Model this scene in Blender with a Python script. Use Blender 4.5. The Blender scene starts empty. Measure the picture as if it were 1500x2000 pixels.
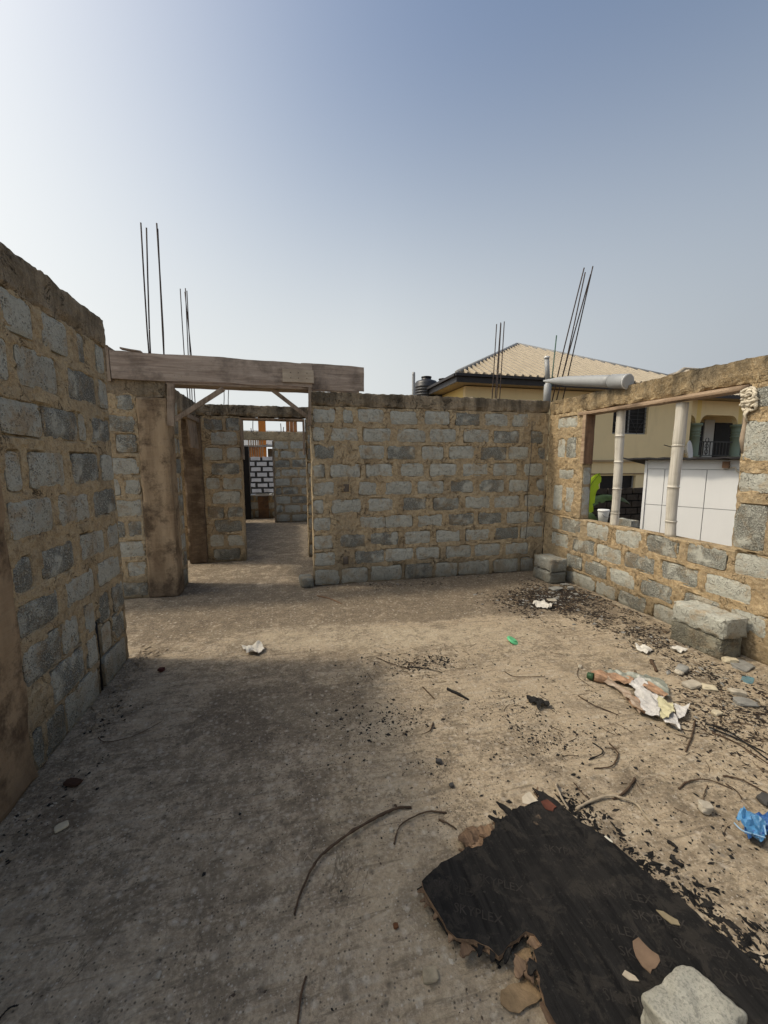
import bpy, bmesh, math, random
import numpy as np
from mathutils import Vector, Matrix, geometry
random.seed(7); RNG = np.random.default_rng(11)
SC = bpy.context.scene; COL = SC.collection

# ------------------------------------------------------------------ camera, sky, sun, exposure
FPX, PSI, TH, EYE = 780.0, math.radians(13.6), math.radians(7.3), 1.6
F_ = Vector((math.sin(PSI)*math.cos(TH), math.cos(PSI)*math.cos(TH), -math.sin(TH)))
R_ = Vector((math.cos(PSI), -math.sin(PSI), 0)); U_ = R_.cross(F_); C_ = Vector((0, 0, EYE))
cd = bpy.data.cameras.new('camera'); cam = bpy.data.objects.new('camera', cd); COL.objects.link(cam)
cd.sensor_fit = 'VERTICAL'; cd.sensor_height = 36; cd.lens = FPX/2000*36; cd.clip_start = .05; cd.clip_end = 3000
m = Matrix((R_, U_, -F_)).transposed().to_4x4(); m.translation = C_; cam.matrix_world = m
SC.camera = cam
SUN_EL, SUN_AZ = math.radians(52), math.radians(-75)        # azimuth from +Y, clockwise positive
SD0 = (math.cos(SUN_EL)*math.sin(SUN_AZ), math.cos(SUN_EL)*math.cos(SUN_AZ), math.sin(SUN_EL))
w = bpy.data.worlds.new('World'); SC.world = w; w.use_nodes = True
nt = w.node_tree; bg = nt.nodes['Background']; sky = nt.nodes.new('ShaderNodeTexSky')
sky.sky_type = 'NISHITA'; sky.sun_disc = False; sky.sun_elevation = SUN_EL; sky.sun_rotation = SUN_AZ
sky.air_density = 1.3; sky.dust_density = 3.0; sky.ozone_density = 1.6; sky.altitude = 50
bg.inputs[1].default_value = 0.092
# hazy air: the clear sky blends into pale haze low down and round the sun
_tc = nt.nodes.new('ShaderNodeTexCoord'); _sp = nt.nodes.new('ShaderNodeSeparateXYZ'); nt.links.new(_tc.outputs['Generated'], _sp.inputs[0])
def _mr(v, a, b, c, d, kind='SMOOTHSTEP'):
    n = nt.nodes.new('ShaderNodeMapRange'); n.interpolation_type = kind; nt.links.new(v, n.inputs[0])
    for k, q in enumerate((a, b, c, d)): n.inputs[k+1].default_value = q
    return n.outputs[0]
def _mx(f, a, b):
    n = nt.nodes.new('ShaderNodeMix'); n.data_type = 'RGBA'; nt.links.new(f, n.inputs[0])
    if isinstance(a, tuple): n.inputs[6].default_value = (*a, 1)
    else: nt.links.new(a, n.inputs[6])
    n.inputs[7].default_value = (*b, 1); return n.outputs[2]
_dt = nt.nodes.new('ShaderNodeVectorMath'); _dt.operation = 'DOT_PRODUCT'; nt.links.new(_tc.outputs['Generated'], _dt.inputs[0])
_ge, _ga = math.radians(15), math.radians(-68)
_dt.inputs[1].default_value = (math.cos(_ge)*math.sin(_ga), math.cos(_ge)*math.cos(_ga), math.sin(_ge))
def _mx2(f, a, b):
    n = nt.nodes.new('ShaderNodeMix'); n.data_type = 'RGBA'; nt.links.new(f, n.inputs[0]); nt.links.new(a, n.inputs[6]); nt.links.new(b, n.inputs[7]); return n.outputs[2]
_hz = _mx(_mr(_dt.outputs['Value'], -.65, .26, 0, 1, 'LINEAR'), (2.6, 2.85, 3.15), (5.0, 5.2, 5.2))
_dk = nt.nodes.new('ShaderNodeMix'); _dk.data_type = 'RGBA'; _dk.blend_type = 'MULTIPLY'; _dk.inputs[0].default_value = 1; nt.links.new(sky.outputs[0], _dk.inputs[6]); _dk.inputs[7].default_value = (.84, .83, .83, 1)
_c = _mx2(_mr(_sp.outputs[2], .12, .78, .97, .03), _dk.outputs[2], _hz)
def _pw(v, p):
    n = nt.nodes.new('ShaderNodeMath'); n.operation = 'POWER'; nt.links.new(v, n.inputs[0]); n.inputs[1].default_value = p; return n.outputs[0]
_c = _mx(_pw(_mr(_dt.outputs['Value'], .0, .90, 0, 1, 'LINEAR'), 3.3), _c, (6.8, 6.9, 6.8))
# hazy sun's aureole, outside the view, boosted to add fill light
_ds = nt.nodes.new('ShaderNodeVectorMath'); _ds.operation = 'DOT_PRODUCT'; nt.links.new(_tc.outputs['Generated'], _ds.inputs[0]); _ds.inputs[1].default_value = tuple(SD0)
_au = nt.nodes.new('ShaderNodeMix'); _au.data_type = 'RGBA'; _au.blend_type = 'ADD'; _au.clamp_result = False; _au.inputs[0].default_value = 1; nt.links.new(_c, _au.inputs[6])
_vm = nt.nodes.new('ShaderNodeVectorMath'); _vm.operation = 'SCALE'; _vm.inputs[0].default_value = (40, 37, 31); nt.links.new(_pw(_mr(_ds.outputs['Value'], 0, 1, 0, 1, 'LINEAR'), 22), _vm.inputs['Scale']); nt.links.new(_vm.outputs[0], _au.inputs[7])
_c = _au.outputs[2]
nt.links.new(_c, bg.inputs[0])
sl = bpy.data.lights.new('sun', 'SUN'); sl.energy = 1.3; sl.angle = math.radians(5); sl.color = (1, .88, .71)
so = bpy.data.objects.new('sun', sl); COL.objects.link(so)
SD = Vector((math.cos(SUN_EL)*math.sin(SUN_AZ), math.cos(SUN_EL)*math.cos(SUN_AZ), math.sin(SUN_EL)))
so.rotation_euler = SD.to_track_quat('Z', 'Y').to_euler(); so.location = SD*30
SC.view_settings.view_transform = 'Standard'; SC.view_settings.look = 'None'
SC.view_settings.exposure = 0.7; SC.view_settings.gamma = 1; SC.view_settings.use_curve_mapping = False

# ------------------------------------------------------------------ layout helpers (pixel of the survey photo -> point on a known plane)
def ray(x, y): return F_*FPX + R_*(x-750) - U_*(y-1000)
def onz(x, y, z=0.0): d = ray(x, y); return C_ + d*((z-EYE)/d.z)
def onx(x, y, X): d = ray(x, y); return C_ + d*(X/d.x)
def ony(x, y, Y): d = ray(x, y); return C_ + d*(Y/d.y)

# ------------------------------------------------------------------ numpy noise
def _h(i, j, k, s):
    n = (i*374761393 + j*668265263 + k*2147483647 + s*1274126177) & 0xffffffff
    n = ((n ^ (n >> 13))*1274126177) & 0xffffffff
    n = ((n ^ (n >> 16))*2246822519) & 0xffffffff
    return ((n ^ (n >> 15)) & 0xffff)/32767.5 - 1
def vn(P, s=0):
    P = np.asarray(P, float); i = np.floor(P).astype(np.int64); f = P-i; f = f*f*(3-2*f)
    r = 0
    for a in (0, 1):
        wx = f[:, 0] if a else 1-f[:, 0]
        for b in (0, 1):
            wy = f[:, 1] if b else 1-f[:, 1]
            for c in (0, 1):
                wz = f[:, 2] if c else 1-f[:, 2]
                r = r + wx*wy*wz*_h(i[:, 0]+a, i[:, 1]+b, i[:, 2]+c, s)
    return r
def fbm(P, s=0, o=3):
    P = np.asarray(P, float); r = 0; a = 1
    for k in range(o): r = r + a*vn(P*2**k + 17.3*k, s+k); a *= .5
    return r
def vec(P, s=0, o=2): return np.stack([fbm(P, s, o), fbm(P, s+31, o), fbm(P, s+67, o)], 1)

# ------------------------------------------------------------------ node helper
class N:
    def __init__(s, name, rough=.9, spec=.25):
        s.m = bpy.data.materials.new(name); s.m.use_nodes = True; s.t = s.m.node_tree
        s.b = s.t.nodes['Principled BSDF']; s.b.inputs['Roughness'].default_value = rough
        s.b.inputs['Specular IOR Level'].default_value = spec
        g = s.t.nodes.new('ShaderNodeNewGeometry'); o = s.t.nodes.new('ShaderNodeObjectInfo')
        s.rnd = o.outputs['Random']; a = s.t.nodes.new('ShaderNodeVectorMath'); a.operation = 'MULTIPLY_ADD'
        cb = s.t.nodes.new('ShaderNodeCombineXYZ')
        for k in range(3): s.t.links.new(s.rnd, cb.inputs[k])
        a.inputs[1].default_value = (37, 53, 71); s.t.links.new(cb.outputs[0], a.inputs[0]); s.t.links.new(g.outputs['Position'], a.inputs[2])
        s.pos = g.outputs['Position']; s.rpos = a.outputs[0]; s.nrm = g.outputs['Normal']
    def put(s, i, v):
        if hasattr(v, 'is_linked') or isinstance(v, bpy.types.NodeSocket): s.t.links.new(v, i)
        else: i.default_value = v
    def scale(s, v, k):
        n = s.t.nodes.new('ShaderNodeVectorMath'); n.operation = 'MULTIPLY'; s.put(n.inputs[0], v); n.inputs[1].default_value = k; return n.outputs[0]
    def noise(s, sc, det=4, ro=.55, v=None, dist=0):
        n = s.t.nodes.new('ShaderNodeTexNoise'); s.put(n.inputs['Vector'], v or s.pos)
        n.inputs['Scale'].default_value = sc; n.inputs['Detail'].default_value = det; n.inputs['Roughness'].default_value = ro
        n.inputs['Distortion'].default_value = dist; return n.outputs['Fac']
    def vor(s, sc, out='Distance', v=None, rnd=1.0, feat='F1'):
        n = s.t.nodes.new('ShaderNodeTexVoronoi'); n.feature = feat; s.put(n.inputs['Vector'], v or s.pos); n.inputs['Scale'].default_value = sc
        n.inputs['Randomness'].default_value = rnd; return n.outputs[out]
    def ramp(s, f, stops):
        n = s.t.nodes.new('ShaderNodeValToRGB'); s.put(n.inputs[0], f); e = n.color_ramp.elements
        while len(e) < len(stops): e.new(.5)
        for k, (p, c) in enumerate(stops):
            e[k].position = p; e[k].color = (c, c, c, 1) if not hasattr(c, '__len__') else (*c, 1)
        return n.outputs[0]
    def mr(s, f, a, b, c=0, d=1):
        n = s.t.nodes.new('ShaderNodeMapRange'); s.put(n.inputs[0], f)
        for k, q in enumerate((a, b, c, d)): n.inputs[k+1].default_value = q
        return n.outputs[0]
    def mix(s, f, a, b, mode='MIX'):
        n = s.t.nodes.new('ShaderNodeMix'); n.data_type = 'RGBA'; n.blend_type = mode
        s.put(n.inputs[0], f)
        for i, q in ((6, a), (7, b)):
            if isinstance(q, tuple): q = (*q, 1) if len(q) == 3 else q
            s.put(n.inputs[i], q)
        return n.outputs[2]
    def math(s, op, a, b=0.0, c=None):
        n = s.t.nodes.new('ShaderNodeMath'); n.operation = op; s.put(n.inputs[0], a); s.put(n.inputs[1], b)
        if c is not None: s.put(n.inputs[2], c)
        return n.outputs[0]
    def sep(s, v):
        n = s.t.nodes.new('ShaderNodeSeparateXYZ'); s.put(n.inputs[0], v); return n.outputs
    def sepc(s, c):
        n = s.t.nodes.new('ShaderNodeSeparateColor'); s.put(n.inputs[0], c); return n.outputs
    def attr(s, name):
        n = s.t.nodes.new('ShaderNodeAttribute'); n.attribute_name = name; return n.outputs['Fac']
    def bump(s, h, st, dist, prev=None):
        n = s.t.nodes.new('ShaderNodeBump'); s.put(n.inputs['Height'], h); n.inputs['Strength'].default_value = st; n.inputs['Distance'].default_value = dist
        if prev is not None: s.t.links.new(prev, n.inputs['Normal'])
        return n.outputs[0]
    def done(s, col, normal=None, rough=None):
        s.put(s.b.inputs['Base Color'], (*col, 1) if isinstance(col, tuple) else col)
        if normal is not None: s.t.links.new(normal, s.b.inputs['Normal'])
        if rough is not None: s.put(s.b.inputs['Roughness'], rough)
        return s.m

def mat_plain(name, col, rough=.8, var=.25, sc=8, spec=.25, bump=.2, bd=.004, metal=0):
    n = N(name, rough, spec); n.b.inputs['Metallic'].default_value = metal
    f = n.noise(sc, 6, .6, n.rpos); g = n.noise(sc*9, 3, .6, n.rpos)
    c = n.mix(n.mr(f, .3, .7), tuple(x*(1-var) for x in col), tuple(min(1, x*(1+var)) for x in col))
    return n.done(c, n.bump(g, bump, bd))

def mat_block(name, ca, cb_, dirt=.5, rcol=(.36, .28, .18)):
    n = N(name, .95, .12)
    big = n.noise(3.2, 5, .6, n.rpos); fine = n.noise(60, 4, .65, n.rpos); mid = n.noise(18, 4, .6, n.rpos)
    c = n.mix(n.mr(n.rnd, 0, 1), ca, cb_)
    c = n.mix(n.mr(big, .35, .7), c, n.mix(.5, c, (.52, .52, .46)), 'MIX')
    spk = n.noise(42, 6, .78, n.rpos); c = n.mix(n.mr(spk, .53, .58, 0, .30), c, (.15, .15, .13)); c = n.mix(n.mr(spk, .41, .465, .4, 0), c, (.52, .52, .45)); pit = n.vor(75, v=n.rpos); pit2 = n.vor(34, v=n.rpos)
    coarse = n.math('GREATER_THAN', n.math('FRACT', n.math('MULTIPLY', n.rnd, 7.31)), .66)
    patch = n.math('MULTIPLY', coarse, n.mr(n.noise(7, 2, .5, n.rpos), .36, .52))
    pm = n.math('MULTIPLY', n.mr(pit, .16, .42, 1, 0), n.mr(mid, .42, .6))
    pm2 = n.math('MULTIPLY', n.mr(n.noise(90, 2, .5, n.rpos), .42, .60, 1, 0), patch)
    pm = n.math('MAXIMUM', n.math('MULTIPLY', pm, .75), pm2)
    c = n.mix(n.math('MULTIPLY', pm, .65), c, (.10, .10, .09))
    c = n.mix(n.mr(fine, .35, .72, 0, .35), c, (.48, .48, .43))
    st = n.noise(2.1, 6, .7); c = n.mix(n.mr(st, .5, .72, 0, dirt), c, (.15, .12, .09))
    sm = n.noise(5.5, 6, .72, n.rpos, .4); c = n.mix(n.mr(sm, .50, .64, 0, .75), c, rcol)
    # darker from the floor up
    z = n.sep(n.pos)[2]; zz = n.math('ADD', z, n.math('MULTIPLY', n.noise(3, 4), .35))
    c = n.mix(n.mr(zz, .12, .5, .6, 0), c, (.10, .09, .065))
    nb = n.bump(fine, .6, .006); nb = n.bump(mid, .6, .02, nb); nb = n.bump(n.math('MULTIPLY', spk, -1), .6, .02, nb); nb = n.bump(n.math('MULTIPLY', pm, -1), 1, .014, nb)
    return n.done(c, nb)

def mat_mortar(name, a=(.40, .30, .18), b=(.53, .42, .265), grime=.5, top=2.3, topg=0.0):
    n = N(name, .95, .12)
    f = n.noise(5, 7, .65); g = n.noise(45, 5, .7); big = n.noise(1.1, 4, .6)
    c = n.mix(n.mr(f, .33, .66), a, b)
    c = n.mix(n.mr(g, .49, .60, 0, .5), c, (.56, .46, .30))
    c = n.mix(n.mr(n.vor(70), .1, .28, .55, 0), c, (.12, .095, .065))
    drip = n.noise(1, 6, .65, n.scale(n.pos, (5.5, 5.5, .9)))
    c = n.mix(n.mr(drip, .48, .70, 0, grime), c, (.085, .065, .045))
    c = n.mix(n.mr(big, .48, .72, 0, .5), c, (.28, .25, .19))
    wp_ = n.noise(3.1, 5, .7); ck = n.math('ABSOLUTE', n.math('SUBTRACT', n.noise(4.7, 6, .6, None, 1.2), .5))
    ck = n.math('MULTIPLY', n.mr(ck, .002, .010, 1, 0), n.mr(wp_, .48, .56)); c = n.mix(n.math('MULTIPLY', ck, .8), c, (.05, .038, .025))
    c = n.mix(n.mr(n.noise(23, 5, .75, None, .5), .52, .59, 0, .42), c, (.19, .145, .095))
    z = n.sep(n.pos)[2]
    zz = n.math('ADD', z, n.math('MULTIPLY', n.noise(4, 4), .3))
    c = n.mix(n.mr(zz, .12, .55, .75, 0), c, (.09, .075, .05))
    if topg:
        c = n.mix(n.math('MULTIPLY', n.mr(zz, top, top+.22), n.mr(drip, .35, .6, .2, topg)), c, (.035, .032, .026))
    nb = n.bump(g, .8, .010); nb = n.bump(n.noise(16, 6, .65), .8, .035, nb); nb = n.bump(n.math('MULTIPLY', ck, -1), .9, .015, nb); nb = n.bump(n.math('MULTIPLY', n.mr(n.vor(55), .05, .2, 1, 0), -1), .6, .01, nb)
    return n.done(c, nb)

def mat_plaster(name, a=(.22, .155, .095), b=(.40, .30, .19)):
    n = N(name, .9, .15)
    dr = n.noise(1, 7, .65, n.scale(n.pos, (7, 7, 1.1))); g = n.noise(40, 4, .65)
    hz = n.noise(1, 6, .7, n.scale(n.pos, (5, 5, 24)), 1.0)
    c = n.mix(n.mr(dr, .36, .64), a, b); c = n.mix(n.mr(hz, .5, .7, 0, .4), c, (.40, .31, .20))
    c = n.mix(n.mr(n.noise(2.3, 7, .75), .48, .60, 0, .85), c, (.075, .052, .035))
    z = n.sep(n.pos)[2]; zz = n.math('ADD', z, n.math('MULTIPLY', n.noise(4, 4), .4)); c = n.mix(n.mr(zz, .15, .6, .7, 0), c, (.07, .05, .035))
    nb = n.bump(g, .5, .006); nb = n.bump(hz, .35, .008, nb); return n.done(c, nb)

def mat_wood(name, a, b, ax=0, dark=(.05, .035, .025), sc=1.0):
    n = N(name, .8, .2); k = [26*sc, 26*sc, 26*sc]; k[ax] = 1.6*sc
    gr = n.noise(1, 7, .65, n.scale(n.rpos, tuple(k)), .8); st = n.noise(2.6, 5, .7, n.rpos)
    c = n.mix(n.mr(gr, .34, .66), a, b); c = n.mix(n.mr(st, .48, .70, 0, .8), c, dark)
    c = n.mix(n.mr(n.noise(70, 2, .5, n.rpos), .68, .74, 0, .6), c, dark)
    nb = n.bump(gr, .5, .006); return n.done(c, nb)

# blocks, mortar and friends
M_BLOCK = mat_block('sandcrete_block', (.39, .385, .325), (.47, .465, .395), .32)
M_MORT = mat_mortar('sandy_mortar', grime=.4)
M_MORTG = mat_mortar('sandy_mortar_warm', (.37, .265, .145), (.48, .36, .21), grime=.3)  # warmer copy of the mortar, sunlight tint put into the colour
M_BEAM = mat_mortar('weathered_beam_concrete', (.33, .26, .18), (.46, .375, .26), grime=.75, top=2.30, topg=.6)
M_BEAMG = mat_mortar('sunlit_beam_concrete', (.33, .235, .125), (.45, .33, .18), grime=.45, top=2.32, topg=.75)  # copy of the beam concrete with the sun's golden cast in its colour
M_BEAML = mat_mortar('brown_beam_concrete', (.30, .235, .16), (.43, .345, .24), grime=.55, top=2.45, topg=.5)
M_PLAST = mat_plaster('brown_plaster')
M_PLASTL = mat_plaster('pale_plaster', (.27, .19, .115), (.37, .27, .17))
M_WOOD = mat_wood('weathered_plank', (.24, .185, .145), (.48, .395, .32), 0, (.09, .07, .055))
M_WOODV = mat_wood('weathered_stud', (.20, .145, .10), (.36, .29, .22), 2)
M_WOODY = mat_wood('formwork_wood', (.24, .16, .10), (.42, .31, .21), 1)
M_WOODR = mat_wood('reddish_board', (.15, .085, .05), (.25, .15, .09), 2)
M_REBAR = mat_plain('rusty_steel', (.045, .030, .024), .75, .5, 20, .3)
M_PVC = mat_plain('grey_pvc', (.30, .305, .30), .45, .12, 4, .4, .05)
M_PVCL = mat_plain('pvc_cap', (.62, .62, .60), .5, .08, 4, .4, .05)
M_GREEN = mat_plain('green_pipe', (.05, .10, .075), .6, .2)
M_YEL = None

def mat_bamboo():
    n = N('dry_bamboo', .6, .35); st = n.noise(1, 6, .6, n.scale(n.rpos, (60, 60, 2)))
    c = n.mix(n.mr(st, .35, .65), (.44, .41, .34), (.66, .62, .54)); c = n.mix(n.mr(n.noise(5, 5, .7), .55, .75, 0, .5), c, (.28, .23, .19))
    return n.done(c, n.bump(st, .25, .004))
M_BAM = mat_bamboo()

def mat_floor():
    n = N('concrete_floor', .95, .1)
    sand, damp_shade, pale = n.attr('sand'), n.attr('damp_shade'), n.attr('pale')
    a = n.noise(2.3, 9, .68); b = n.noise(11, 8, .7, None, .6); fine = n.noise(85, 5, .72); mid = n.noise(32, 5, .65)
    c = n.mix(n.mr(a, .34, .68), (.275, .215, .145), (.43, .345, .238))
    c = n.mix(n.mr(b, .40, .66, 0, .65), c, (.40, .33, .24))
    c = n.mix(n.mr(n.noise(5.5, 9, .76, None, .8), .52, .60, 0, .55), c, (.13, .105, .078))
    sc_ = n.mr(n.math('ADD', sand, n.math('MULTIPLY', n.math('SUBTRACT', n.noise(4.2, 9, .74, None, .6), .5), 2.6)), .25, .85)
    c = n.mix(sc_, c, n.mix(n.mr(mid, .3, .7), (.32, .25, .165), (.43, .35, .24)))
    # trowel streaks
    rot = n.t.nodes.new('ShaderNodeMapping'); rot.inputs['Rotation'].default_value = (0, 0, .55); rot.inputs['Scale'].default_value = (3, 26, 1); n.t.links.new(n.pos, rot.inputs[0])
    sk = n.noise(1, 6, .7, rot.outputs[0], .7); c = n.mix(n.mr(sk, .53, .62, 0, .55), c, (.40, .35, .27))
    c = n.mix(n.mr(sk, .38, .46, .5, 0), c, (.085, .07, .055))
    dm = n.math('MULTIPLY', n.mr(n.math('ADD', damp_shade, n.math('MULTIPLY', n.math('SUBTRACT', n.noise(4.4, 9, .78, None, .9), .5), 3.4)), .35, .9), .74); c = n.mix(dm, c, (.115, .087, .06))
    c = n.mix(n.math('MULTIPLY', pale, n.mr(b, .35, .6, .2, 1)), c, (.46, .385, .27))
    lg = n.noise(1.6, 7, .68, None, .5); rgh = n.mr(lg, .44, .56)
    blot = n.noise(9, 8, .78, None, .3); c = n.mix(n.math('MULTIPLY', n.mr(blot, .50, .57, 0, .62), rgh), c, (.14, .112, .08)); c = n.mix(n.mr(blot, .41, .47, .35, 0), c, (.46, .385, .28))
    c = n.mix(n.mr(n.noise(2.7, 9, .72, None, 1.2), .52, .60, 0, .5), c, (.15, .12, .085))
    spk = n.noise(48, 6, .8); c = n.mix(n.math('MULTIPLY', n.mr(spk, .53, .575, 0, .55), n.mr(rgh, 0, 1, .35, 1)), c, (.13, .105, .075)); c = n.mix(n.mr(spk, .40, .455, .35, 0), c, (.54, .47, .36))
    fc = n.math('ABSOLUTE', n.math('SUBTRACT', n.noise(1.3, 7, .62, None, .6), .5)); fc = n.math('MULTIPLY', n.mr(fc, .0008, .0045, 1, 0), n.mr(n.noise(2.1, 3), .5, .56)); c = n.mix(n.math('MULTIPLY', fc, .6), c, (.07, .055, .04))
    # grain of exposed aggregate, dark pits, pale chips
    v = n.vor(95); vc = n.sepc(n.vor(95, 'Color'))
    c = n.mix(n.math('MULTIPLY', n.math('GREATER_THAN', vc[0], .90), n.mr(v, .25, .4, .5, 0)), c, (.52, .48, .41))
    c = n.mix(n.math('MULTIPLY', n.math('LESS_THAN', vc[1], .13), n.mr(v, .22, .42, .75, 0)), c, (.045, .038, .032))
    v2 = n.vor(26); vc2 = n.sepc(n.vor(26, 'Color'))
    c = n.mix(n.math('MULTIPLY', n.math('GREATER_THAN', vc2[0], .74), n.mr(v2, .08, .42, .6, 0)), c, (.52, .46, .37))
    c = n.mix(n.math('MULTIPLY', n.math('LESS_THAN', vc2[1], .10), n.mr(v2, .1, .4, .6, 0)), c, (.06, .05, .04))
    c = n.mix(n.mr(fine, .38, .55, .25, 0), c, (.12, .10, .075))
    c = n.mix(n.mr(fine, .55, .8, 0, .3), c, (.5, .44, .34))
    nb = n.bump(fine, .55, .005); nb = n.bump(mid, .5, .014, nb); nb = n.bump(b, .4, .03, nb)
    return n.done(c, nb)
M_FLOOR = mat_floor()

# ------------------------------------------------------------------ object helpers
def origin(P):
    P = np.asarray(P); a, b = P.min(0), P.max(0); return Vector(((a[0]+b[0])/2, (a[1]+b[1])/2, a[2]))
def wloc(o):
    v = Vector(o.location)
    while o.parent: o = o.parent; v = v+o.location
    return v
def mk(name, V, F, mat, parent=None, org=None, smooth=False, mats=None, mi=None):
    V = np.asarray(V, float); g = org or origin(V)
    me = bpy.data.meshes.new(name); me.from_pydata((V-np.array(g)).tolist(), [], F)
    for q in (mats or [mat]): me.materials.append(q)
    if mi is not None: me.polygons.foreach_set('material_index', mi)
    if smooth: me.polygons.foreach_set('use_smooth', [True]*len(me.polygons))
    me.update()
    o = bpy.data.objects.new(name, me); COL.objects.link(o)
    if parent: o.parent = parent; o.location = g-wloc(parent)
    else: o.location = g
    return o
def tag(o, label, cat, group=None):
    o['label'] = label; o['category'] = cat
    if group: o['group'] = group
    return o
def thing(name, label, cat, loc, group=None):
    o = bpy.data.objects.new(name, None); o.empty_display_size = .2; COL.objects.link(o); o.location = loc; return tag(o, label, cat, group)

def gridbox(ax, skip=(), backquad=None):
    """subdivided closed box from three coordinate arrays; welded; returns V, F, Nsum"""
    ax = [np.asarray(a, float) for a in ax]; idx = {}; V = []; Nn = []; F = []
    def vid(k):
        q = idx.get(k)
        if q is None:
            q = idx[k] = len(V); V.append((ax[0][k[0]], ax[1][k[1]], ax[2][k[2]]))
            Nn.append([(-1 if k[d] == 0 else 1 if k[d] == len(ax[d])-1 else 0) for d in range(3)])
        return q
    for d in range(3):
        a, b = (d+1) % 3, (d+2) % 3
        for side in (0, 1):
            if (d, side) in skip: continue
            w0 = 0 if side == 0 else len(ax[d])-1
            for i in range(len(ax[a])-1):
                for j in range(len(ax[b])-1):
                    q = []
                    for (di, dj) in ((0, 0), (1, 0), (1, 1), (0, 1)):
                        k = [0, 0, 0]; k[d] = w0; k[a] = i+di; k[b] = j+dj; q.append(vid(tuple(k)))
                    F.append(q if side else q[::-1])
    return np.array(V), F, np.array(Nn, float)
def lin(a, b, r): return np.linspace(a, b, max(2, int(round(abs(b-a)/r))+1))

def rbox(name, mn, mx, res, mat, parent=None, amp=.004, fr=8, chip=.006, seed=0, post=None, smooth=False, org=None):
    if not hasattr(res, '__len__'): res = (res,)*3
    V, F, Nn = gridbox([lin(mn[k], mx[k], res[k]) for k in range(3)])
    L = np.abs(Nn).sum(1); n = Nn/np.maximum(1, np.linalg.norm(Nn, axis=1))[:, None]
    V = V + n*(fbm(V*fr, seed, 3)*amp)[:, None]
    if chip: V = V - n*np.where(L > 1, chip*(.5+np.clip(vn(V*fr*2.5, seed+5)+.3, 0, 1.3)), 0)[:, None]
    if post: V = post(V)
    return mk(name, V, F, mat, parent, smooth=smooth, org=org)
def pbox(name, mn, mx, mat, parent=None): return rbox(name, mn, mx, 99, mat, parent, 0, 1, 0)

def mapper(kind, face):
    if kind == 'F': return lambda P: np.stack([P[:, 0], face-P[:, 1], P[:, 2]], 1), True     # faces -Y (towards the camera)
    if kind == 'L': return lambda P: np.stack([face+P[:, 1], P[:, 0], P[:, 2]], 1), True    # faces +X
    if kind == 'R': return lambda P: np.stack([face-P[:, 1], P[:, 0], P[:, 2]], 1), False     # faces -X
def flip(F, yes): return [f[::-1] for f in F] if yes else F

def mortar(name, kind, face, depth, u0, u1, z0, z1, blocks, res, mat, parent, seed=0, amp=.006):
    mp, fl = mapper(kind, face)
    V, F, Nn = gridbox([lin(u0, u1, res), lin(-depth, 0, .05), lin(z0, z1, res)], skip=((1, 0),))
    W = mp(V); front = Nn[:, 1] > 0; n = Nn/np.maximum(1, np.linalg.norm(Nn, axis=1))[:, None]
    h = fbm(W*5, seed, 3)*amp + fbm(W*26, seed+3, 2)*.0055 + .003
    if blocks:
        u, z = V[:, 0], V[:, 2]; d = np.full(len(V), 9.)
        for (a, b, c, e) in blocks:
            d = np.minimum(d, np.maximum(np.maximum(a-u, u-b), np.maximum(c-z, z-e)))
        g = np.clip(fbm(W*6.3, seed+9, 2)*2.6-.35, 0, 1)
        h = h - np.where((d > -.010) & (d < .007), .022*g, 0)
        over = .010 + .022*np.clip(fbm(W*8, seed+12, 2), -.7, 1)
        h = h - np.clip((-d-over)/.008, 0, 1)*.025*(d < 0)
    hh = np.where(front, h, fbm(W*7, seed, 2)*amp)
    edge = (np.abs(Nn).sum(1) > 1)
    V = V + n*hh[:, None] - n*np.where(edge, .004+.01*np.clip(vn(W*11, seed+4), 0, 1), 0)[:, None]
    W = mp(V); k = len(W)
    B = mp(np.array([(u0, -depth, z0), (u1, -depth, z0), (u1, -depth, z1), (u0, -depth, z1)]))
    W = np.vstack([W, B]); F = F+[[k, k+1, k+2, k+3]]
    return mk(name, W, flip(F, fl), mat, parent)

def block(kind, face, a, b, c, e, parent, seed, mat=None, proud=None, res=.04, name='concrete_block', thick=.07):
    mp, fl = mapper(kind, face); pr = proud if proud is not None else .002+.007*random.random()
    V, F, Nn = gridbox([lin(a, b, res), [-thick, pr], lin(c, e, res)], skip=((1, 0),))
    front = Nn[:, 1] > 0; rim = front & (np.abs(Nn).sum(1) > 1); cor = np.abs(Nn).sum(1) > 2
    W = mp(V)
    V[:, 1] += np.where(front, fbm(W*14, seed, 2)*.0018 + fbm(W*3, seed+2, 1)*.003, 0) - np.where(rim, .006, 0)
    V[:, 0] += fbm(W*19, seed+5, 2)*.0055*np.abs(Nn[:, 0]); V[:, 2] += fbm(W*19, seed+8, 2)*.0055*np.abs(Nn[:, 2])
    V[:, 0] -= Nn[:, 0]*np.where(cor, .010, 0); V[:, 2] -= Nn[:, 2]*np.where(cor, .008, 0)
    return mk(name, mp(V), flip(F, fl), mat or M_BLOCK, parent)

def bond(u0, u1, z0, rows, pitch=.237, L=.45, gap=.05, hb=.185, jit=.02, off=.0, seed=1):
    """running bond of block faces clipped to u0..u1"""
    rr = random.Random(seed); out = []
    for r in range(rows):
        u = u0 - L*rr.random()*.2 - (L/2 if r % 2 else 0) + off
        while u < u1:
            a, b = u+rr.uniform(-jit, jit)*.5, u+L-gap+rr.uniform(-jit, jit)*.5
            a, b = max(a, u0+.004), min(b, u1-.004)
            c = z0+r*pitch+.03+rr.uniform(-.008, .008)
            if b-a > .07: out.append((a, b, c, c+hb+rr.uniform(-.012, .01)))
            u += L
    return out

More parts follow.
